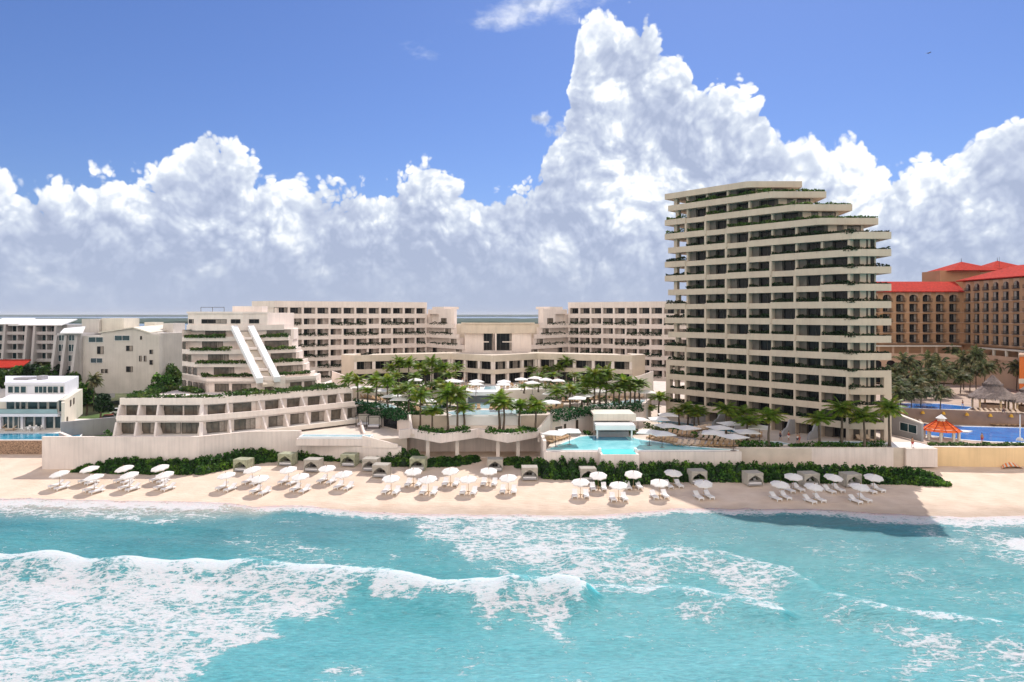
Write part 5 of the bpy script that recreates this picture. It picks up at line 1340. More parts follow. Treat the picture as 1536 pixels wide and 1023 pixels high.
def lrow(where, z, a, c, n, yaw, kind=0, group='tan loungers on the pool decks'):
    n = max(2, min(n, int((G(*a, z)-G(*c, z)).length/.92)+1))
    for i in range(n):
        t = i/max(1, n-1); px = lerp(a[0], c[0], t); py = lerp(a[1], c[1], t); p = G(px, py, z)
        DL[kind].put((p.x, p.y, z), yaw+rb.uniform(-.12, .12), '%s pool lounger %s, %s' % (['tan', 'pale'][kind], where, orde(i, n)), group)
lrow('along the curved left pool, near row', D1, (528, 595), (574, 602), 9, .9)
lrow('along the curved left pool, middle row', D1, (527, 592), (572, 597), 9, .9)
lrow('along the curved left pool, far row', D1, (530, 589), (560, 592), 6, .9, 1)
lrow('behind the left end of the hanging hedge', D1, (617, 613), (632, 619), 5, .6)
lrow('on the island left of the centre pool', D1, (700, 613.5), (718, 613.5), 5, 0)
lrow('on the island right of the centre pool', D1, (737, 613.5), (765, 613.5), 6, 0)
lrow('on the planter terrace behind the left palms', T0, (654, 640), (688, 640), 7, 0, 1)
lrow('on the planter terrace behind the right palms', T0, (748, 641), (783, 640), 7, 0, 1)
lrow('below the right hanging hedge corner', D1, (818, 617), (842, 612.5), 5, -.3)
lrow('on the right main deck, near row', D1, (870, 600), (940, 601), 10, -.4)
lrow('on the right main deck, middle row', D1, (905, 596), (962, 597), 9, -.4, 1)
lrow('on the right main deck, far row', D1, (920, 591), (978, 592), 9, -.4)
lrow('beside the small right deck pool', D1, (845, 603), (866, 603), 4, -.2)
lrow('left of the lower infinity pool', RD, (823, 664), (850, 656), 7, .5)
lrow('on the lower pool edge, front row left part', RD, (975, 657.5), (1012, 666), 7, -.6)
lrow('on the lower pool edge, front row middle', RD, (1017, 668), (1045, 669), 6, -.7, 1)
lrow('on the lower pool edge, front row right part', RD, (1052, 670), (1106, 670), 9, -.7)
lrow('in the second row of the lower deck, left part', RD, (1004, 652), (1040, 656), 7, -.6)
lrow('in the second row of the lower deck, right part', RD, (1050, 659), (1108, 664), 11, -.6, 1)
lrow('in the third row of the lower deck', RD, (1036, 648), (1062, 644), 6, -.6, 1)
lrow('behind the far parasols of the lower deck', RD, (1120, 656), (1140, 656), 4, -.4)
lrow('white topped, on the tower terrace by the plunge pool', RD, (1290, 661), (1303, 661), 2, 0, 1)
lrow('on the upper hotel deck by the palapas', 7.9, (1468, 619), (1530, 621), 10, .3, 1, 'loungers of the neighbouring hotel')
lrow('beside the blue lagoon pool', 5.46, (1490, 638.5), (1532, 639), 6, .4, 0, 'loungers of the neighbouring hotel')
lrow('on the paving left of the gazebo', 5.46, (1350, 632), (1385, 637), 6, .4, 1, 'loungers of the neighbouring hotel')
# daybeds on the lower terrace and a dark gallery screen
def daybed(loc, label):
    t = thing('canopy_daybed', label, 'daybed', loc, 0, 'framed daybeds'); x, y, z = loc
    for dx in (-1.2, 1.2):
        for dy in (-1, 1): part('post', MB().box(x+dx-.05, x+dx+.05, y+dy-.05, y+dy+.05, z, z+2.2), dark, t)
    m = MB(); m.box(x-1.25, x+1.25, y-1.05, y-.95, z+2.2, z+2.3); m.box(x-1.25, x+1.25, y+.95, y+1.05, z+2.2, z+2.3); m.box(x-1.25, x-1.15, y-.94, y+.94, z+2.2, z+2.3); m.box(x+1.15, x+1.25, y-.94, y+.94, z+2.2, z+2.3)
    part('frame', m, dark, t); part('base', MB().box(x-1.1, x+1.1, y-.9, y+.9, z+.15, z+.4), greyc, t); part('mattress', MB().box(x-1.05, x+1.05, y-.85, y+.85, z+.401, z+.6), cush, t)
    part('back_curtain', MB().box(x-1.14, x+1.14, y+.88, y+.93, z+.4, z+2.2), cabf, t)
p = G(545, 639, LT); daybed((p.x, p.y, LT), 'framed daybed in the shaded corner under the left hanging hedge, left one')
p = G(561, 642, LT); daybed((p.x, p.y, LT), 'framed daybed in the shaded corner under the left hanging hedge, right one')
f = Fr((-34.9, 145), (-19.0, 126.3)); u0 = f.len*.62
sc_ = thing('wall_opening', 'dark glazed opening in the wall under the left hanging hedge', 'opening', f.p(u0, 0, LT))
part('glass', MB().fbox(f, u0, u0+5.2, .06, .03, LT+.1, LT+2.6), glass, sc_); part('frame', MB().fbox(f, u0-.12, u0, .12, .01, LT, LT+2.75).fbox(f, u0+5.2, u0+5.32, .12, .01, LT, LT+2.75).fbox(f, u0, u0+5.2, .12, .01, LT+2.6, LT+2.75), stucco, sc_)
f = Fr((7.3, 127.2), (15.9, 134.9))
for u, w, h, lb_ in ((1.0, 1.9, 1.6, 'wide niche opening in the wall left of the swim-up bar'), (3.3, .7, 1.9, 'narrow brown door beside the wide wall niche'), (6.6, .8, 2.3, 'brown door in the wall nearest the swim-up bar')):
    t = thing('door', lb_, 'door', f.p(u, 0, RD)); part('door_leaf', MB().fbox(f, u, u+w, .05, .01, RD, RD+h), towerw if w > 1 else boots, t); part('frame', MB().fbox(f, u-.1, u, .09, .01, RD, RD+h+.1).fbox(f, u+w, u+w+.1, .09, .01, RD, RD+h+.1).fbox(f, u, u+w, .09, .01, RD+h, RD+h+.1), stucco, t)
# stair flanks
def flank(a, c, z0, za, zc, label, t=.35):
    f = Fr(a, c); m = MB(); P = [f.p(0, 0, z0), f.p(f.len, 0, z0), f.p(f.len, -t, z0), f.p(0, -t, z0), f.p(0, 0, za), f.p(f.len, 0, zc), f.p(f.len, -t, zc), f.p(0, -t, za)]
    m.hexa(P); solo('stair_wall', m, stucco, label, 'wall')
flank((4.9, 121.2), (7.2, 126.9), RD, 8.2, 9.9, 'sloping white stair wall between planter terrace and right deck')
flank((-19.1, 126.2), (-17.9, 121.0), LT, 9.9, 8.0, 'sloping white stair wall left of the planter terrace')
flank((-26, 118.5), (-19.8, 118.2), 5.3, 7.4, 5.9, 'low sloping white wall right of the raised plunge pool')
flank((-30.5, 136.3), (-26.5, 122), LT, 7.6, 7.2, 'low white wall along the lower left terrace')

# ---------------------------------------------------------------- people
def person_proto(seed, pose, shirt, pants, name='person'):
    rg = random.Random(seed)
    t = thing(name, 'person', 'person')
    V = {'hip': (0, 0, .92), 'bel': (0, 0, 1.08), 'chest': (0, 0, 1.32), 'neck': (0, 0, 1.48), 'head0': (0, 0, 1.56), 'head': (0, -.01, 1.64), 'head1': (0, 0, 1.73)}
    st = {'walk': .22, 'stand': .04}[pose]
    sk = [('hip', 'bel'), ('bel', 'chest'), ('chest', 'neck'), ('neck', 'head0'), ('head0', 'head'), ('head', 'head1')]
    rr_ = {'hip': .15, 'bel': .13, 'chest': .16, 'neck': .055, 'head0': .075, 'head': .10, 'head1': .07}
    for s, k in ((-1, 'l'), (1, 'r')):
        f_ = s*st
        V['hp'+k] = (s*.09, 0, .86); V['kn'+k] = (s*.11, -.02-f_*.6, .48); V['an'+k] = (s*.11, f_*-1.1+.02, .08); V['to'+k] = (s*.12, f_*-1.1-.14, .03)
        V['sh'+k] = (s*.19, 0, 1.40); V['el'+k] = (s*.25, f_*.5, 1.14); V['wr'+k] = (s*.25, f_*.9-.08, .90); V['ha'+k] = (s*.25, f_*1.0-.12, .80)
        sk += [('hip', 'hp'+k), ('hp'+k, 'kn'+k), ('kn'+k, 'an'+k), ('an'+k, 'to'+k), ('chest', 'sh'+k), ('sh'+k, 'el'+k), ('el'+k, 'wr'+k), ('wr'+k, 'ha'+k)]
        rr_.update({'hp'+k: .095, 'kn'+k: .06, 'an'+k: .045, 'to'+k: .035, 'sh'+k: .065, 'el'+k: .045, 'wr'+k: .033, 'ha'+k: .04})
    def skin_obj(nm, keys, edges, grow, m):
        me = bpy.data.meshes.new(nm); idx = {k: i for i, k in enumerate(keys)}
        me.from_pydata([V[k] for k in keys], [(idx[a], idx[b]) for a, b in edges if a in idx and b in idx], [])
        o = bpy.data.objects.new(nm, me); COL.objects.link(o); md = o.modifiers.new('s', 'SKIN'); o.modifiers.new('u', 'SUBSURF').levels = 1
        for k in keys: me.skin_vertices[0].data[idx[k]].radius = (rr_[k]*grow, rr_[k]*grow*.85)
        me.skin_vertices[0].data[0].use_root = True
        dg = bpy.context.evaluated_depsgraph_get(); m2 = bpy.data.meshes.new_from_object(o.evaluated_get(dg)); bpy.data.objects.remove(o)
        m2.materials.clear(); m2.materials.append(m); m2.name = nm
        return new(nm, m2, t)
    allk = ['hip']+[k for k in V if k != 'hip']
    skin_obj('body', allk, sk, 1, skin)
    skin_obj('shirt', ['bel', 'chest', 'shl', 'shr', 'hip'], [('hip', 'bel'), ('bel', 'chest'), ('chest', 'shl'), ('chest', 'shr')], 1.13, shirt)
    skin_obj('shorts', ['hip', 'hpl', 'hpr', 'knl', 'knr'], [('hip', 'hpl'), ('hip', 'hpr'), ('hpl', 'knl'), ('hpr', 'knr')], 1.18, pants)
    part('hair', MB().cone((0, .02), .115, 1.66, 1.80, 10, r2=.06), boots, t, True)
    return t
ppl = [person_proto(1, 'walk', navy, navy), person_proto(2, 'walk', redc, cush), person_proto(3, 'stand', cush, navy), person_proto(4, 'stand', skin, redc)]
PP = [Proto(o) for o in ppl]
for px, py, z, k, yaw, lb_ in ((1170.5, 660, RD, 0, 1.4, 'person in dark clothes walking on the deck below the tower, leftmost'), (1183, 661, RD, 1, -1.2, 'person in red top walking on the deck below the tower'),
        (1196, 665, RD, 2, .3, 'person in white shirt standing beside the plunge pool, left of two'), (1199, 664, RD, 3, .8, 'person in red shorts standing beside the plunge pool, right of two'),
        (1368.6, 671, RD, 3, .2, 'person in red shorts standing on the white landing at the right'),
        (694, 577, D2, 2, .5, 'person in white shirt on the upper deck left of the parasol pair'), (699, 576.5, D2, 0, 1.5, 'person in dark clothes on the upper deck left of the parasol pair'),
        (739, 554.5, 15.0, 0, 0, 'person in dark clothes at the gallery railing prow'), (1473, 664, 5.46, 3, 0, 'person in red shorts at the near edge of the blue lagoon pool'),
        (1444, 612, 7.9, 1, .4, 'person in red top on the upper hotel deck'), (1505, 622, 7.9, 0, .4, 'person in dark clothes near the palapas'), (648, 640, T0, 0, .2, 'person in dark clothes on the planter terrace among palm trunks')):
    p = G(px, py, z); PP[k].put((p.x, p.y, z), yaw, lb_)

# ---------------------------------------------------------------- bird
bd = thing('seabird', 'dark seabird gliding alone in the blue sky at upper right', 'bird', W(1393.5, 79.5, 110))
B0 = W(1393.5, 79.5, 110)
m = MB().tube([B0+Vector((-.05, .3, 0)), B0+Vector((0, .12, .02)), B0+Vector((.05, -.12, .03)), B0+Vector((.12, -.34, .0))], [.02, .07, .08, .03], 8)
part('body', m, dark, bd, True)
for s in (-1, 1):
    tip = Vector((-.62, .12, -.13)) if s < 0 else Vector((.42, .1, .20)); mid = tip*.55+Vector((0, 0, .08))
    m = MB(); m.add([B0+Vector((0, .12, .03)), B0+Vector((0, -.12, .03)), B0+mid+Vector((0, -.12, 0)), B0+mid+Vector((0, .1, 0)), B0+tip, B0+Vector((0, .1, .05)), B0+mid+Vector((0, 0, .03))], [(0, 1, 2, 3), (3, 2, 4), (5, 1, 6), (6, 2, 4), (6, 4, 3), (5, 6, 3)]); part('wing', m, dark, bd)

# ---------------------------------------------------------------- dining sets on the upper deck
def dining_proto():
    t = thing('dining_set', 'd', 'table'); part('table_top', MB().cone((0, 0), .55, .72, .77, 12, r2=.55), wood, t); part('leg', MB().tube([(0, 0, 0), (0, 0, .72)], [.06, .06], 6), dark, t)
    return t
def chair_proto():
    t = thing('deck_chair', 'd', 'chair'); part('seat', MB().box(-.24, .24, -.24, .24, .42, .50), tanc, t); part('backrest', MB().box(-.24, .24, .2, .26, .50, .95), tanc, t)
    for x in (-.2, .2):
        for y in (-.2, .2): part('leg', MB().box(x-.025, x+.025, y-.025, y+.025, 0, .42), wood, t)
    return t
DT = Proto(dining_proto()); DC = Proto(chair_proto()); spots = [(602, 583), (622, 585), (640, 587), (668, 585), (688, 583), (704, 581), (712, 584), (757, 583), (768, 581), (786, 578), (800, 580), (818, 579), (832, 581), (846, 580)]
for i, (px, py) in enumerate(spots):
    p = G(px, py, D2); od = orde(i, len(spots)); DT.put((p.x, p.y, D2), 0, 'round dining table on the upper deck, %s of the tables' % od, 'dining tables on the upper deck')
    for k in range(4):
        a = k*math.pi/2+i; DC.put((p.x+.85*math.cos(a), p.y+.85*math.sin(a), D2), a-math.pi/2, 'tan chair at the round upper deck table, %s, %s side' % (od, ['east', 'north', 'west', 'south'][int((a % 6.283)/1.571) % 4]), 'chairs on the upper deck')
bed([(-31, 152.4), (-20, 149.4), (-10, 147)], D2, 'low green planting along the left front edge of the upper deck', 1.2, .7, 70, leafp)
bed([(7, 149.8), (21.5, 154.4), (26.5, 160)], D2, 'low green planting along the right front edge of the upper deck', 1.2, .7, 70, leafp)
bed([(-30, 150.2), (-20, 147.4), (-11, 145)], D1, 'shrubs along the wall of the main deck at the left', 1.4, 1.0, 50, leafp)
bed([(7, 147), (21.5, 151.5)], D1, 'shrubs along the wall of the main deck at the right', 1.4, 1.0, 50, leafp)
for i, (px, py) in enumerate([(586, 604), (598, 607), (640, 605), (665, 611), (690, 606), (812, 607), (800, 603), (880, 604), (905, 602), (925, 604)]):
    p = G(px, py, D1); m = MB(); blob_leaves(m, (p.x, p.y, D1), 1.1, 1.1, 1.1, 150, .34, rh)
    solo('potted_shrub', m, [leafp, leafm][i % 2], 'rounded shrub on the main pool deck, %s of ten' % orde(i, 10), 'shrub', 'rounded shrubs on the pool deck', loc=(p.x, p.y, D1))
# ---------------------------------------------------------------- left neighbours
v = thing('white_villa', 'white modern villa with glass fronts and sloping white awning above its pool', 'villa', (-95, 137, 5.5))
vr = XA(97, 137)                           # right edge
fr = Fr((-118, 136.5), (vr, 136.5)); L0 = fr.len
b = MB(); b.prism([(-118, 137), (vr, 137), (XA(124, 158), 158), (-118, 158)], 5.4, 11.2); part('wall', b, creaml, v)
b = MB(); b.fbox(fr, 0, L0, 1.6, -.49, 8.2, 8.75); b.fbox(fr, 0, L0, .12, -.49, 8.751, 8.8); part('balcony_slab', b, villaw, v)
uv = lambda px: (XA(px, 136.5)+118)
for a, c in ((2, 9.5), (10.5, 17.5), (18.5, 25.5), (26, 32), (35, 48.5), (50, 63.5), (66, 78.5), (80, 92)): window(v, fr, uv(a), uv(c), 5.55, 8.0, -.47, 'blue', split=1)
for a, c in ((7, 20), (21, 28), (29, 37), (39, 55), (56, 68.5), (71, 84), (86, 98)): window(v, fr, uv(a), min(uv(c), L0-.3), 8.85, 11.2, -.47, 'blue', split=1)
for px in (0, 33, 65, 93): part('pier', MB().fbox(fr, uv(px)-.25, uv(px)+.25, .1, -.46, 5.5, 8.2), villaw, v)
m = MB(); P = [fr.p(uv(4), 1.9, 11.15), fr.p(L0, 1.9, 11.15), fr.p(L0, -1.4, 12.1), fr.p(uv(8), -1.4, 12.1)]
m.hexa(P+[q+Vector((0, 0, .15)) for q in P]); part('awning_roof', m, whitep, v)
m = MB().fbox(fr, uv(2), L0-.1, 1.56, 1.52, 8.8, 9.7); part('glass_railing', m, glassr, v)
m = MB().fbox(fr, uv(2), L0-.1, 1.59, 1.49, 9.7, 9.76); part('handrail', m, framem, v)
Yu = 143; fu = Fr((XA(8, Yu), Yu), (XA(97, Yu), Yu)); uu = lambda px: XA(px, Yu)-XA(8, Yu)
b = MB(); b.prism([(XA(8, Yu), Yu), (XA(97, Yu), Yu), (XA(118, 160), 160), (XA(8, 160), 160)], 11.2, 14.0); b.strip([(XA(7.6, Yu), Yu-.25), (XA(98, Yu), Yu-.25), (XA(108, 152), 152)], 13.6, 14.2, .2); part('upper_storey', b, villaw, v)
for a, c, s in ((12, 20.5, 1), (21.5, 30, 1), (31, 40, 1), (52, 71, 3), (71.5, 88, 2), (90, 96.5, 1)): window(v, fu, uu(a), uu(c), 11.95, 13.4, .03, 'blue', split=s)
b = MB().box(XA(20, 150), XA(42, 150), 150, 153, 14.0, 14.5).box(XA(55, 150), XA(63, 150), 150, 152, 14.0, 14.9); part('roof_plant', b, greyw, v)
fs_ = Fr((vr, 137), (XA(124, 158), 158))
for u, z in ((2, 6.2), (6, 9.2), (10, 9.2), (14, 12.6)):
    if z < 11: window(v, fs_, u, u+1.2, z, z+1.3, .03, 'dark', split=1)
part('side_stair_wall', MB().prism([(XA(92, 134.5), 134.5), (XA(97, 134.5), 134.5), (XA(97, 136.4), 136.4), (XA(92, 136.4), 136.4)], 5.5, 11), creaml, v)
v2 = thing('villa_annex', 'white villa annex cut by the left edge of the photo', 'villa', (-120, 139, 5.5))
part('wall', MB().box(-135, -118.4, 139, 156, 5.4, 14.9), villaw, v2)
window(v2, Fr((-135, 139), (-118.4, 139)), 12, 15.6, 12.7, 14.3, .03, 'blue'); window(v2, Fr((-135, 139), (-118.4, 139)), 12, 15.6, 9, 11, .03, 'blue')
part('roof_band', MB().box(-135.2, -118.2, 138.7, 139, 14.4, 15.4), whitep, v2)
# villa terrace loungers and table
for i, (px, py) in enumerate(((3, 643), (17, 646))):
    p = G(px, py, 5.5); DL[1].put((p.x, p.y, 5.5), -1.3, 'white lounger on the villa pool terrace, %s' % ['left one', 'right one'][i])
p = G(48, 646, 5.5); t = thing('outdoor_table', 'white dining set on the villa pool terrace', 'table', (p.x, p.y, 5.5))
part('table_top', MB().box(p.x-1.2, p.x+1.2, p.y-.5, p.y+.5, 6.2, 6.27), whitep, t)
for dx in (-1.1, 1.1): part('leg', MB().box(p.x+dx-.05, p.x+dx+.05, p.y-.4, p.y+.4, 5.5, 6.2), whitep, t)
for i in range(6):
    cx_ = p.x-1.2+(i % 3)*1.2; cy_ = p.y+(-.9 if i < 3 else .9)
    c = thing('garden_chair', 'white chair at the villa dining table, %s, %s' % (['left', 'middle', 'right'][i % 3], ['pool side', 'villa side'][i//3]), 'chair', (cx_, cy_, 5.5), 0, 'chairs at the villa table')
    part('seat', MB().box(cx_-.22, cx_+.22, cy_-.22, cy_+.22, 5.95, 6.0), whitep, c); s_ = -1 if i < 3 else 1
    part('backrest', MB().box(cx_-.22, cx_+.22, cy_+s_*.2-.03, cy_+s_*.2+.03, 6.0, 6.45), whitep, c)
    for dx in (-.18, .18): part('leg', MB().box(cx_+dx-.03, cx_+dx+.03, cy_-.2, cy_+.2, 5.5, 5.95), whitep, c)

# grey apartments, far left
ap = thing('apartment_block', 'grey white apartment block with tall slanted fins at the far left', 'building', (-150, 217, 5))
Ya = 215; fa_ = Fr((-175, Ya), (XA(95, Ya), Ya)); ua = lambda px: XA(px, Ya)+175
za = lambda py: H-(py-CY)*Ya/F
part('wall', MB().prism([(-175, Ya+2), (XA(95, Ya), Ya+2), (XA(95, Ya), Ya+16), (-175, Ya+16)], 3.3, za(487)), aptw, ap)
m = MB(); 
for a, c, y0, y1 in ((-20, 30, 479, 484.5), (15, 95, 481.5, 487)):
    P = [fa_.p(max(0, ua(a)), .8, za(y1)), fa_.p(ua(c), .8, za(y1)), fa_.p(ua(c), -7, za(y0)+.6), fa_.p(max(0, ua(a)), -7, za(y0)+.6)]
    part('roof', MB().hexa([q-Vector((0, 0, .3+(.2 if a < 0 else 0))) for q in P]+[q-Vector((0, 0, (.2 if a < 0 else 0))) for q in P]), whitep, ap)
rows = [489, 502.5, 516, 529.5]
for (a, c) in ((-30, 5.5), (10.5, 41), (55, 84.5)):
    for k, y in enumerate(rows):
        u0, u1 = max(.2, ua(a)), ua(c); 
        part('balcony_parapet', MB().fbox(fa_, u0, u1, .3, .1, za(y+13), za(y+8.3)), aptw, ap)
        mid_ = (u0+u1)/2
        window(ap, fa_, u0+.4, mid_-.3, za(y+12), za(y), -1.95, 'blue', split=2); window(ap, fa_, mid_+.3, u1-.3, za(y+12), za(y), -1.95, 'blue', split=2)
        part('divider', MB().fbox(fa_, mid_-.15, mid_+.15, .05, -1.9, za(y+13), za(y-1)), aptw, ap)
def slant(px, y0=487, y1=545, lean=1.6):
    u = ua(px); t = .35
    P = [fa_.p(u-t, lean+.5, za(y1)), fa_.p(u+t, lean+.5, za(y1)), fa_.p(u+t, -2, za(y1)), fa_.p(u-t, -2, za(y1)), fa_.p(u-t, .7, za(y0)), fa_.p(u+t, .7, za(y0)), fa_.p(u+t, -2, za(y0)), fa_.p(u-t, -2, za(y0))]
    part('slanted_fin', MB().hexa(P), aptw, ap)
for px in (9.5, 42, 54, 85.5): slant(px)
rr2 = thing('restaurant_roof', 'low building with bright red sloping roof in front of the grey apartments', 'building', (-140, 200, 4))
m = MB(); P = [W(-30, 552, 195), W(31, 550, 195), W(47, 539, 208), W(-30, 539, 208)]; m.hexa([q-Vector((0, 0, .3)) for q in P]+P); part('roof', m, redroof, rr2)
m = MB(); p = W(-30, 552, 195.5); q = W(30, 552, 195.5); m.box(p.x, q.x, 195.5, 206, 3.3, 12.6); part('wall', m, aptw, rr2)

# white gabled apartment building
gb = thing('gabled_building', 'large cream white building with shallow gable and scattered small windows, left of the stepped building', 'building', (-120, 190, 4))
Yg = 186; zg = lambda py: H-(py-CY)*Yg/F; xg = lambda px: XA(px, Yg)
m = MB(); prof = [(124.5, 590), (239, 590), (239, 503), (223.6, 499.5), (200.7, 492.5), (152, 500), (150, 504), (124.5, 504)]
n_ = len(prof); vs = [(xg(a), Yg, zg(b)) for a, b in prof]+[(xg(a)+2.5, Yg+16, zg(b)) for a, b in prof]
m.add(vs, [tuple(range(n_)), tuple(range(2*n_-1, n_-1, -1))]+[((i+1) % n_, i, n_+i, n_+(i+1) % n_) for i in range(n_)]); part('wall', m, cream, gb)
fg = Fr((xg(124.5), Yg), (xg(239), Yg)); ug = lambda px: xg(px)-xg(124.5)
for x0, x1, y0, y1 in ((189.5, 199, 518.5, 526.5), (209, 212.5, 533.5, 542), (216, 219.5, 533.5, 542), (224.5, 229.5, 524.5, 531), (224.5, 229.5, 540, 547), (152, 156.5, 553.5, 559.5), (158, 162, 553.5, 559.5), (189.5, 199, 549.5, 558), (146, 155.5, 519.5, 531), (133, 155, 505.5, 513.5), (136, 154, 537, 544.5), (210.5, 213, 504, 509.5), (172, 195, 503, 511)):
    window(gb, fg, ug(x0), ug(x1), zg(y1), zg(y0), .04, 'blue' if x1-x0 > 15 else 'dark', split=2 if x1-x0 > 8 else 1)
m = MB(); m.prism([(xg(239), Yg+.5), (xg(239)+4.5, Yg+18), (xg(200), Yg+18), (xg(200), Yg+.5)], 4, zg(500)); part('side_wing', m, cream, gb)
m = MB(); 
P = [Vector((xg(149), Yg-.5, zg(499.6))), Vector((xg(200.7), Yg-.5, zg(492.2))), Vector((xg(202), Yg+16, zg(489.5))), Vector((xg(150), Yg+16, zg(495)))]
m.hexa(P+[q+Vector((0, 0, .3)) for q in P]); P = [Vector((xg(200.9), Yg-.5, zg(492.2))), Vector((xg(226), Yg-.5, zg(500))), Vector((xg(228), Yg+16, zg(496))), Vector((xg(202.2), Yg+16, zg(489.5)))]
m.hexa(P+[q+Vector((0, 0, .3)) for q in P]); part('roof', m, creaml, gb)
part('penthouse', MB().box(xg(95), xg(122), Yg+8, Yg+16, zg(500), zg(479)), cream, gb); part('penthouse', MB().box(xg(122.5), xg(158), Yg+9, Yg+17, zg(500), zg(477.5)), creaml, gb)
part('penthouse', MB().box(xg(187), xg(203), Yg+10, Yg+15, zg(500), zg(484)), creaml, gb); part('penthouse', MB().box(xg(222), xg(238), Yg+8, Yg+15, zg(500), zg(485.5)), cream, gb)
m = MB(); m.box(xg(89), xg(124.4), Yg-1, Yg+15, 4, zg(500)); part('left_wing', m, aptw, gb)
P = [W(90, 500.5, Yg-3), W(124, 500.5, Yg-3), W(128, 491, Yg+3), W(96, 494, Yg+3)]; m = MB().hexa(P+[q+Vector((0, 0, .3)) for q in P]); part('awning', m, whitep, gb)
fl = Fr((xg(89), Yg-1), (xg(124.4), Yg-1)); ul = lambda px: xg(px)-xg(89)
for k, (y0, y1) in enumerate(((502, 511), (516, 527), (532, 542), (548, 556))):
    sh_ = k*-2
    for a in (92+sh_*.2, 107+sh_*.2): window(gb, fl, ul(max(a, 90)), ul(a+9), zg(y1), zg(y0), .04, 'blue', split=2)
for px in (89.5, 104, 120):
    u = ul(px); P = [fl.p(u-.35, 3.2, zg(575)), fl.p(u+.35, 3.2, zg(575)), fl.p(u+.35, 0, zg(575)), fl.p(u-.35, 0, zg(575)), fl.p(u-.35, .6, zg(503)), fl.p(u+.35, .6, zg(503)), fl.p(u+.35, 0, zg(503)), fl.p(u-.35, 0, zg(503))]
    part('slanted_fin', MB().hexa(P), aptw, gb)

# cars in the garden court
def car(loc, yaw, paint, label):
    t = thing('parked_car', label, 'car', loc, yaw); l = Vector(loc)
    def lp(name, m, mm, par=t, sm=False): 
        o = new(name, mesh_of(m, mm, name, (0, 0, 0), sm), par); return o
    m = MB(); pr = [(-2.1, .35), (2.1, .35), (2.15, .7), (1.1, .85), (-2.0, .9)]
    n_ = len(pr); m.add([(x, -.85, z) for x, z in pr]+[(x, .85, z) for x, z in pr], [tuple(range(n_)), tuple(range(2*n_-1, n_-1, -1))]+[(i, (i+1) % n_, n_+(i+1) % n_, n_+i) for i in range(n_)]); lp('body', m, paint)
    m = MB(); m.hexa([(-1.8, -.8, .9), (1.0, -.8, .86), (1.0, .8, .86), (-1.8, .8, .9), (-1.4, -.65, 1.42), (.35, -.65, 1.42), (.35, .65, 1.42), (-1.4, .65, 1.42)]); lp('cabin_glass', m, glass)
    lp('roof', MB().box(-1.38, .33, -.64, .64, 1.421, 1.46), paint)
    for x in (-1.3, 1.35):
        for y in (-.8, .8): lp('wheel', MB().tube([(x, y-.1, .32), (x, y+.1, .32)], [.32, .32], 12), dark)
p = W(167, 600, 150); car((p.x, 150, 5.0), .3, carred, 'red car parked behind bushes right of the villa')
p = W(181, 586, 160); car((p.x, 160, 5.0), .2, carwhite, 'white car parked by the far garden wall')

# ---------------------------------------------------------------- neighbouring orange hotel
ho = thing('orange_hotel', 'large ochre hotel with red tiled roofs and rows of dark balconies at the right', 'building', (140, 215, 5))
xr_ = 141.3
b = MB(); b.box(96, xr_+20, 215.2, 232, 5, 35.6); b.prism([(xr_+.9, 215), (xr_-1.9, 160), (xr_+22, 160), (xr_+22, 232)], 16.0, 38.6); part('wall', b, orange, ho)
def hotel_face(f, us, w, rows_z, arch_z):
    arches = MB()
    for z in rows_z:
        m = MB(); m.fbox(f, 0, f.len, .12, 0, z-.35, z-.12); part('string_course', m, orangel, ho)
    pr_ = MB()
    edges_u = [0]+[x for u in us for x in (u-w/2, u+w/2)]+[f.len]
    for i in range(0, len(edges_u), 2):
        if edges_u[i+1] > edges_u[i]+.02: part('pier', MB().fbox(f, edges_u[i], edges_u[i+1], .0, -1.0, rows_z[0]-.7, arch_z+2.8), orange, ho)
    for z in list(rows_z)+[arch_z]:
        part('spandrel', MB().fbox(f, .02, f.len-.02, -.02, -.98, z-.75, z), orange, ho)
    for u in us:                                # arched heads of the top row
        m = MB(); n = 8; z0 = arch_z+1.15; rr_ = w/2
        pts = [(u-rr_, z0+1.65)]+[(u-rr_*math.cos(math.pi*i/n), z0+.95*math.sin(math.pi*i/n)) for i in range(n+1)]+[(u+rr_, z0+1.65)]
        k = len(pts); vs = [f.p(a, -.03, z) for a, z in pts]+[f.p(a, -.6, z) for a, z in pts]
        m.add(vs, [tuple(range(k)), tuple(range(2*k-1, k-1, -1))]+[(i, (i+1) % k, k+(i+1) % k, k+i) for i in range(k)])
        part('arch', m, orangel, ho)
    nb = 0
    for z in list(rows_z)+[arch_z]:
        for u in us:
            window(ho, f, u-w/2+.02, u+w/2-.02, z+.02, z+2.4, -.98 if f is f1 else -.22, 'dark', f is not f1, split=2)
            if 'hb' not in WIN:
                WIN['hb'] = {}
            if w not in WIN['hb']:
                m = MB(); m.box(-w/2+.1, w/2+.25, -.45, .0, 0, .12)
                for i in range(9): x = -w/2+.13+i*(w+.1)/8; m.box(x-.03, x+.03, -.44, -.40, .12, .85)
                m.box(-w/2+.1, w/2+.25, -.46, -.39, .85, .92); WIN['hb'][w] = mesh_of(m, dark, 'balcony')
            q = f.p(u, 0.01, z-.1)-rloc(ho); new('balcony', WIN['hb'][w], ho, q, f.rot)
f1 = Fr((98, 214), (xr_, 214)); us = [xr_-98-2.9-4.16*i for i in range(8)][::-1]
hotel_face(f1, us, 2.7, [19.7, 22.9, 26.1, 29.3], 32.5)
f2 = Fr((xr_, 214), (xr_-2.6, 162)); us = [2.6+4.35*i for i in range(12) if 2.6+4.35*i < f2.len-1.5]
hotel_face(f2, us, 2.5, [19.7, 22.9, 26.1, 29.3, 32.5], 35.7)
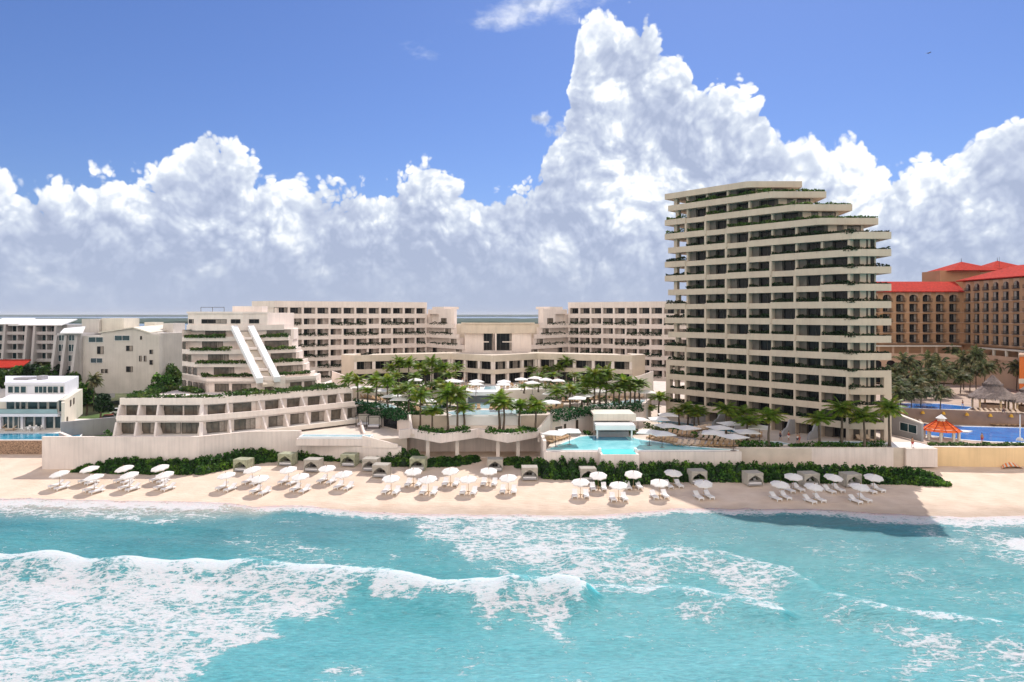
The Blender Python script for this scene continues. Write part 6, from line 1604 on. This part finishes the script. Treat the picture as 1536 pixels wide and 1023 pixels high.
# roofs
def roofm(P, mm=redroof, nm='roof', th=.3): m = MB(); m.hexa([q-Vector((0, 0, th)) for q in P]+P); return part(nm, m, mm, ho)
r1 = [Vector((95, 213, 35.6)), Vector((xr_+.2, 213, 35.6)), Vector((XA(1432, 223), 223, 39.1)), Vector((95, 223, 39.1))]; roofm(r1)
roofm([Vector((95, 223, 39.1)), Vector((XA(1432, 223), 223, 39.1)), Vector((xr_+.2, 233, 35.4)), Vector((95, 233, 35.4))])
xe2 = xr_-1.0
r2 = [Vector((xr_-.9, 216, 39.0)), Vector((xr_-3.6, 158, 38.9)), Vector((xr_+11, 158, 43.2)), Vector((xr_+11, 206, 43.2))]; roofm(r2)
roofm([Vector((xr_-.9, 216, 39.0)), Vector((xr_+11, 206, 43.2)), Vector((xr_+14, 206, 43.0)), Vector((xr_+25, 218, 38.9))])
roofm([Vector((xr_+11, 206, 43.2)), Vector((xr_+11, 158, 43.2)), Vector((xr_+24, 158, 38.9)), Vector((xr_+24, 216, 38.9))])
b = MB().box(XA(1410, 226), XA(1470, 226), 226, 236, 30, 42.9); part('stair_tower', b, orange, ho)
def pyr(px, Y, hw, z0, z1):
    x = XA(px, Y); m = MB(); m.add([(x-hw, Y-hw, z0), (x+hw, Y-hw, z0), (x+hw, Y+hw, z0), (x-hw, Y+hw, z0), (x, Y, z1)], [(0, 1, 4), (1, 2, 4), (2, 3, 4), (3, 0, 4), (3, 2, 1, 0)]); part('hipped_roof', m, redroof, ho)
    part('finial', MB().tube([(x, Y, z1), (x, Y, z1+1.2)], [.1, .04], 5), dark, ho)
pyr(1442, 231, 8.3, 42.8, 46.2); part('stair_tower', MB().box(XA(1475, 245), XA(1520, 245), 241, 250, 30, 44.4), orange, ho); pyr(1496, 246, 7.6, 44.3, 47.7)
part('mast', MB().tube([(XA(1499, 240), 240, 44), (XA(1499, 240), 240, 48.6)], [.06, .04], 5), dark, ho)
# podium with pergolas and arcades
b = MB(); b.prism([(90, 205), (128, 205), (137, 196), (137, 160), (200, 160), (200, 222), (90, 222)], 7.9, 15.9); part('podium', b, orangel, ho)
b = MB(); b.strip([(90, 204.7), (128, 204.7), (136.7, 196), (136.7, 160)], 15.5, 16.7, .3); part('podium_parapet', b, orangel, ho)
for i in range(9):
    x = 98+i*4.4
    part('pergola_post', MB().box(x-.3, x+.3, 207, 207.5, 16, 18.6), orangel, ho)
part('pergola_roof', MB().box(96, 136, 206.6, 211, 18.6, 18.9), creaml, ho)
for i in range(8):
    y = 200-i*5; part('pergola_post', MB().box(137.4, 137.9, y-.3, y+.3, 16, 18.3), creaml, ho)
part('pergola_roof', MB().box(137.2, 140.2, 160, 203, 18.3, 18.6), creaml, ho)
fp = Fr((90, 205), (128, 205)); 
for i in range(9):
    u = 2+i*4.1
    if u+2.6 > fp.len: continue
    m = MB(); n = 8; pts = [(u, 12.0)]+[(u+1.25-1.25*math.cos(math.pi*k/n), 13.8+.8*math.sin(math.pi*k/n)) for k in range(n+1)]+[(u+2.5, 12.0)]; k = len(pts)
    m.add([fp.p(a, .05, z) for a, z in pts]+[fp.p(a, .005, z) for a, z in pts], [tuple(range(k)), tuple(range(2*k-1, k-1, -1))]+[(i_, (i_+1) % k, k+(i_+1) % k, k+i_) for i_ in range(k)]); part('arched_opening', m, glass, ho)
    part('ground_opening', MB().fbox(fp, u-.4, u+2.8, .05, .005, 8.0, 10.9), glass, ho)
part('arcade_band', MB().fbox(fp, 0, fp.len, .9, .051, 11.0, 11.9), orange, ho)
og = thing('orange_pavilion', 'bright orange rendered block at the right photo edge behind the palapa', 'building', (133, 176, 8))
b = MB().prism([(XA(1529, 172), 172), (150, 172), (160, 184), (XA(1531, 184), 184)], 7.9, 17.8); part('wall', b, orangeb, og)
part('roof_slab', MB().prism([(XA(1528, 171.6), 171.6), (150.5, 171.6), (160.5, 184.4), (XA(1530, 184.4), 184.4)], 17.8, 18.3), orangel, og); part('base_band', MB().box(XA(1528, 172)-.05, 150, 171.9, 171.99, 11.0, 12.2), creaml, og)

def palapa(px, py, z, r, h1, h2, label, two=True):
    p = G(px, py, z); t = thing('palapa', label, 'hut', (p.x, p.y, z)); rg = random.Random(px)
    def thcone(r0, z0, z1, rt=.12):
        m = MB(); n = 36; lv = 6
        for j in range(lv+1):
            k = j/lv
            for i in range(n):
                a = i*2*math.pi/n; rr_ = lerp(r0, rt, k)*(1+rg.uniform(-.03, .03)); m.v.append((p.x+rr_*math.cos(a), p.y+rr_*math.sin(a), lerp(z0, z1, k)+rg.uniform(-.1, .06)))
        m.f = [(j*n+i, j*n+(i+1) % n, (j+1)*n+(i+1) % n, (j+1)*n+i) for j in range(lv) for i in range(n)]; m.m = [0]*len(m.f)
        for i in range(260):
            a = rg.uniform(0, 6.28); rr_ = r0*rg.uniform(.95, 1.02); q = Vector((p.x+rr_*math.cos(a), p.y+rr_*math.sin(a), z0+.1)); m.add([q+Vector((-.08, 0, 0)), q+Vector((.08, 0, 0)), q+Vector((0, 0, -rg.uniform(.3, .7)))], [(0, 1, 2)])
        return m
    part('thatch_roof', thcone(r, z+h1, z+h2, r*.25), thatch, t)
    part('thatch_cap', thcone(r*.40, z+h2-.1, z+h2+(h2-h1)*.62), thatch, t)
    for i in range(6):
        a = i*math.pi/3+.3; part('post', MB().tube([(p.x+r*.8*math.cos(a), p.y+r*.8*math.sin(a), z), (p.x+r*.8*math.cos(a), p.y+r*.8*math.sin(a), z+h1+.5)], [.2, .2], 8), yellow, t)
    part('bar_counter', MB().cone((p.x, p.y), r*.5, z, z+1.2, 12, r2=r*.5), orangel, t)
palapa(1489, 614, 7.9, 4.6, 2.6, 5.6, 'thatched palapa bar beside the upper hotel deck, left of two')
palapa(1546, 617, 7.9, 4.8, 2.2, 4.6, 'thatched palapa cut by the right photo edge')
p = G(1411, 667, 4.9); gz_ = thing('gazebo', 'round gazebo with orange tiled roof and white cupola above the yellow wall', 'gazebo', (p.x, p.y+1.5, 4.9)); gy = p.y+2.2; gx = XA(1412, gy)
m = MB(); n = 10
for i in range(n):
    a0, a1 = i*2*math.pi/n, (i+1)*2*math.pi/n
    for j in range(5):
        k0, k1 = j/5, (j+1)/5; r0, r1 = lerp(3.25, .75, k0), lerp(3.25, .75, k1); z0, z1 = lerp(7.15, 8.9, k0**.9), lerp(7.15, 8.9, k1**.9)-.04
        m.add([(gx+r0*math.cos(a0), gy+r0*math.sin(a0), z0), (gx+r0*math.cos(a1), gy+r0*math.sin(a1), z0), (gx+r1*math.cos(a1), gy+r1*math.sin(a1), z1), (gx+r1*math.cos(a0), gy+r1*math.sin(a0), z1)], [(0, 1, 2, 3)])
part('roof', m, orroof, gz_)
m = MB()
for i in range(n):
    a0 = i*2*math.pi/n; m.tube([(gx+3.28*math.cos(a0), gy+3.28*math.sin(a0), 7.2), (gx+.78*math.cos(a0), gy+.78*math.sin(a0), 8.97)], [.06, .05], 4)
part('roof_ridges', m, redroof, gz_)
cb_ = part('cupola', MB().cone((gx, gy), .7, 8.7, 9.35, 8, r2=.6), creaml, gz_); part('cupola_roof', MB().cone((gx, gy), .95, 9.35, 10.1, 8), whitep, cb_)
for i in range(8): a = i*math.pi/4+.2; part('column', MB().box(gx+2.7*math.cos(a)-.18, gx+2.7*math.cos(a)+.18, gy+2.7*math.sin(a)-.18, gy+2.7*math.sin(a)+.18, 4.9, 7.3), creaml, gz_)
part('floor', MB().cone((gx, gy), 3.3, 4.7, 5.5, 20, r2=3.3), creaml, gz_)
# grey service building right of the tower
sb = thing('service_building', 'low grey annex with dark windows between tower and hotel pool', 'building', (76, 135, 5.7))
fsb = Fr((71.0, 135), (72.9, 121.5))
m = MB(); P = [fsb.p(0, 0, RD), fsb.p(fsb.len, 0, RD), fsb.p(fsb.len, -.4, RD), fsb.p(0, -1.2, RD), fsb.p(0, 0, 10.4), fsb.p(fsb.len, 0, 8.9), fsb.p(fsb.len, -.4, 8.9), fsb.p(0, -1.2, 10.4)]
m.hexa(P); part('wall', m, greyw, sb)
window(sb, fsb, 1.0, 5.4, 7.2, 9.2, .03, 'blue', split=2); window(sb, fsb, 8.2, 12.6, 6.9, 8.5, .03, 'blue', split=2)
part('coping', MB().hexa([q+Vector((0, 0, .001)) for q in P[4:]]+[q+Vector((0, 0, .2)) for q in P[4:]]), deckw, sb)
for (x0, x1, y0, y1, z, nm) in ((64.5, 72, 116.4, 121, RD+.004, 'landing'),): struct(nm, MB().box(x0, x1, y0, y1, RD-.3, z+.02), whitep)
# beach things at the far right
p = BP(1519, 704); t = thing('orange_parasol', 'orange striped closed canopy lying on the sand at the right edge', 'parasol', (p.x, p.y, p.z))
m = MB(); n = 14
for i in range(n):
    a0, a1 = math.pi*i/n, math.pi*(i+1)/n; m.cm = i % 2
    m.add([(p.x-1.8*math.cos(a0), p.y, p.z+.05+1.1*math.sin(a0)*.4), (p.x-1.8*math.cos(a1), p.y, p.z+.05+1.1*math.sin(a1)*.4), (p.x-1.3*math.cos(a1)+.5, p.y+1.6, p.z+1.1*math.sin(a1)), (p.x-1.3*math.cos(a0)+.5, p.y+1.6, p.z+1.1*math.sin(a0))], [(0, 1, 2, 3)])
part('canopy', m, [orangec, creaml], t); part('pole', MB().tube([(p.x+.5, p.y+1.7, p.z), (p.x+.5, p.y+1.7, p.z+1.3)], [.04, .04], 6), wood, t)
p = BP(1506, 698.5); t = thing('beach_lounger_red', 'low red and white beach seat against the yellow wall', 'beach chair', (p.x, p.y, p.z))
part('seat', MB().hexa([(p.x-.8, p.y-.3, p.z+.2), (p.x+.8, p.y-.3, p.z+.2), (p.x+.8, p.y+.3, p.z+.2), (p.x-.8, p.y+.3, p.z+.2), (p.x-.8, p.y-.3, p.z+.3), (p.x+.8, p.y-.3, p.z+.3), (p.x+.8, p.y+.3, p.z+.3), (p.x-.8, p.y+.3, p.z+.3)]), redc, t)
part('backrest', MB().hexa([(p.x-.8, p.y-.3, p.z+.3), (p.x-.7, p.y-.3, p.z+.3), (p.x-.7, p.y+.3, p.z+.3), (p.x-.8, p.y+.3, p.z+.3), (p.x-1.2, p.y-.3, p.z+.75), (p.x-1.1, p.y-.3, p.z+.75), (p.x-1.1, p.y+.3, p.z+.75), (p.x-1.2, p.y+.3, p.z+.75)]), cush, t)
p = G(1530, 661, 5.46); t = thing('lamp_post', 'slim white lamp post at the blue lagoon pool edge', 'lamp post', (p.x, p.y, 5.46))
part('pole', MB().tube([(p.x, p.y, 5.4), (p.x, p.y, 10.2)], [.12, .08], 8), whitep, t); part('base', MB().cone((p.x, p.y), .7, 5.4, 5.95, 10, r2=.4), creaml, t)
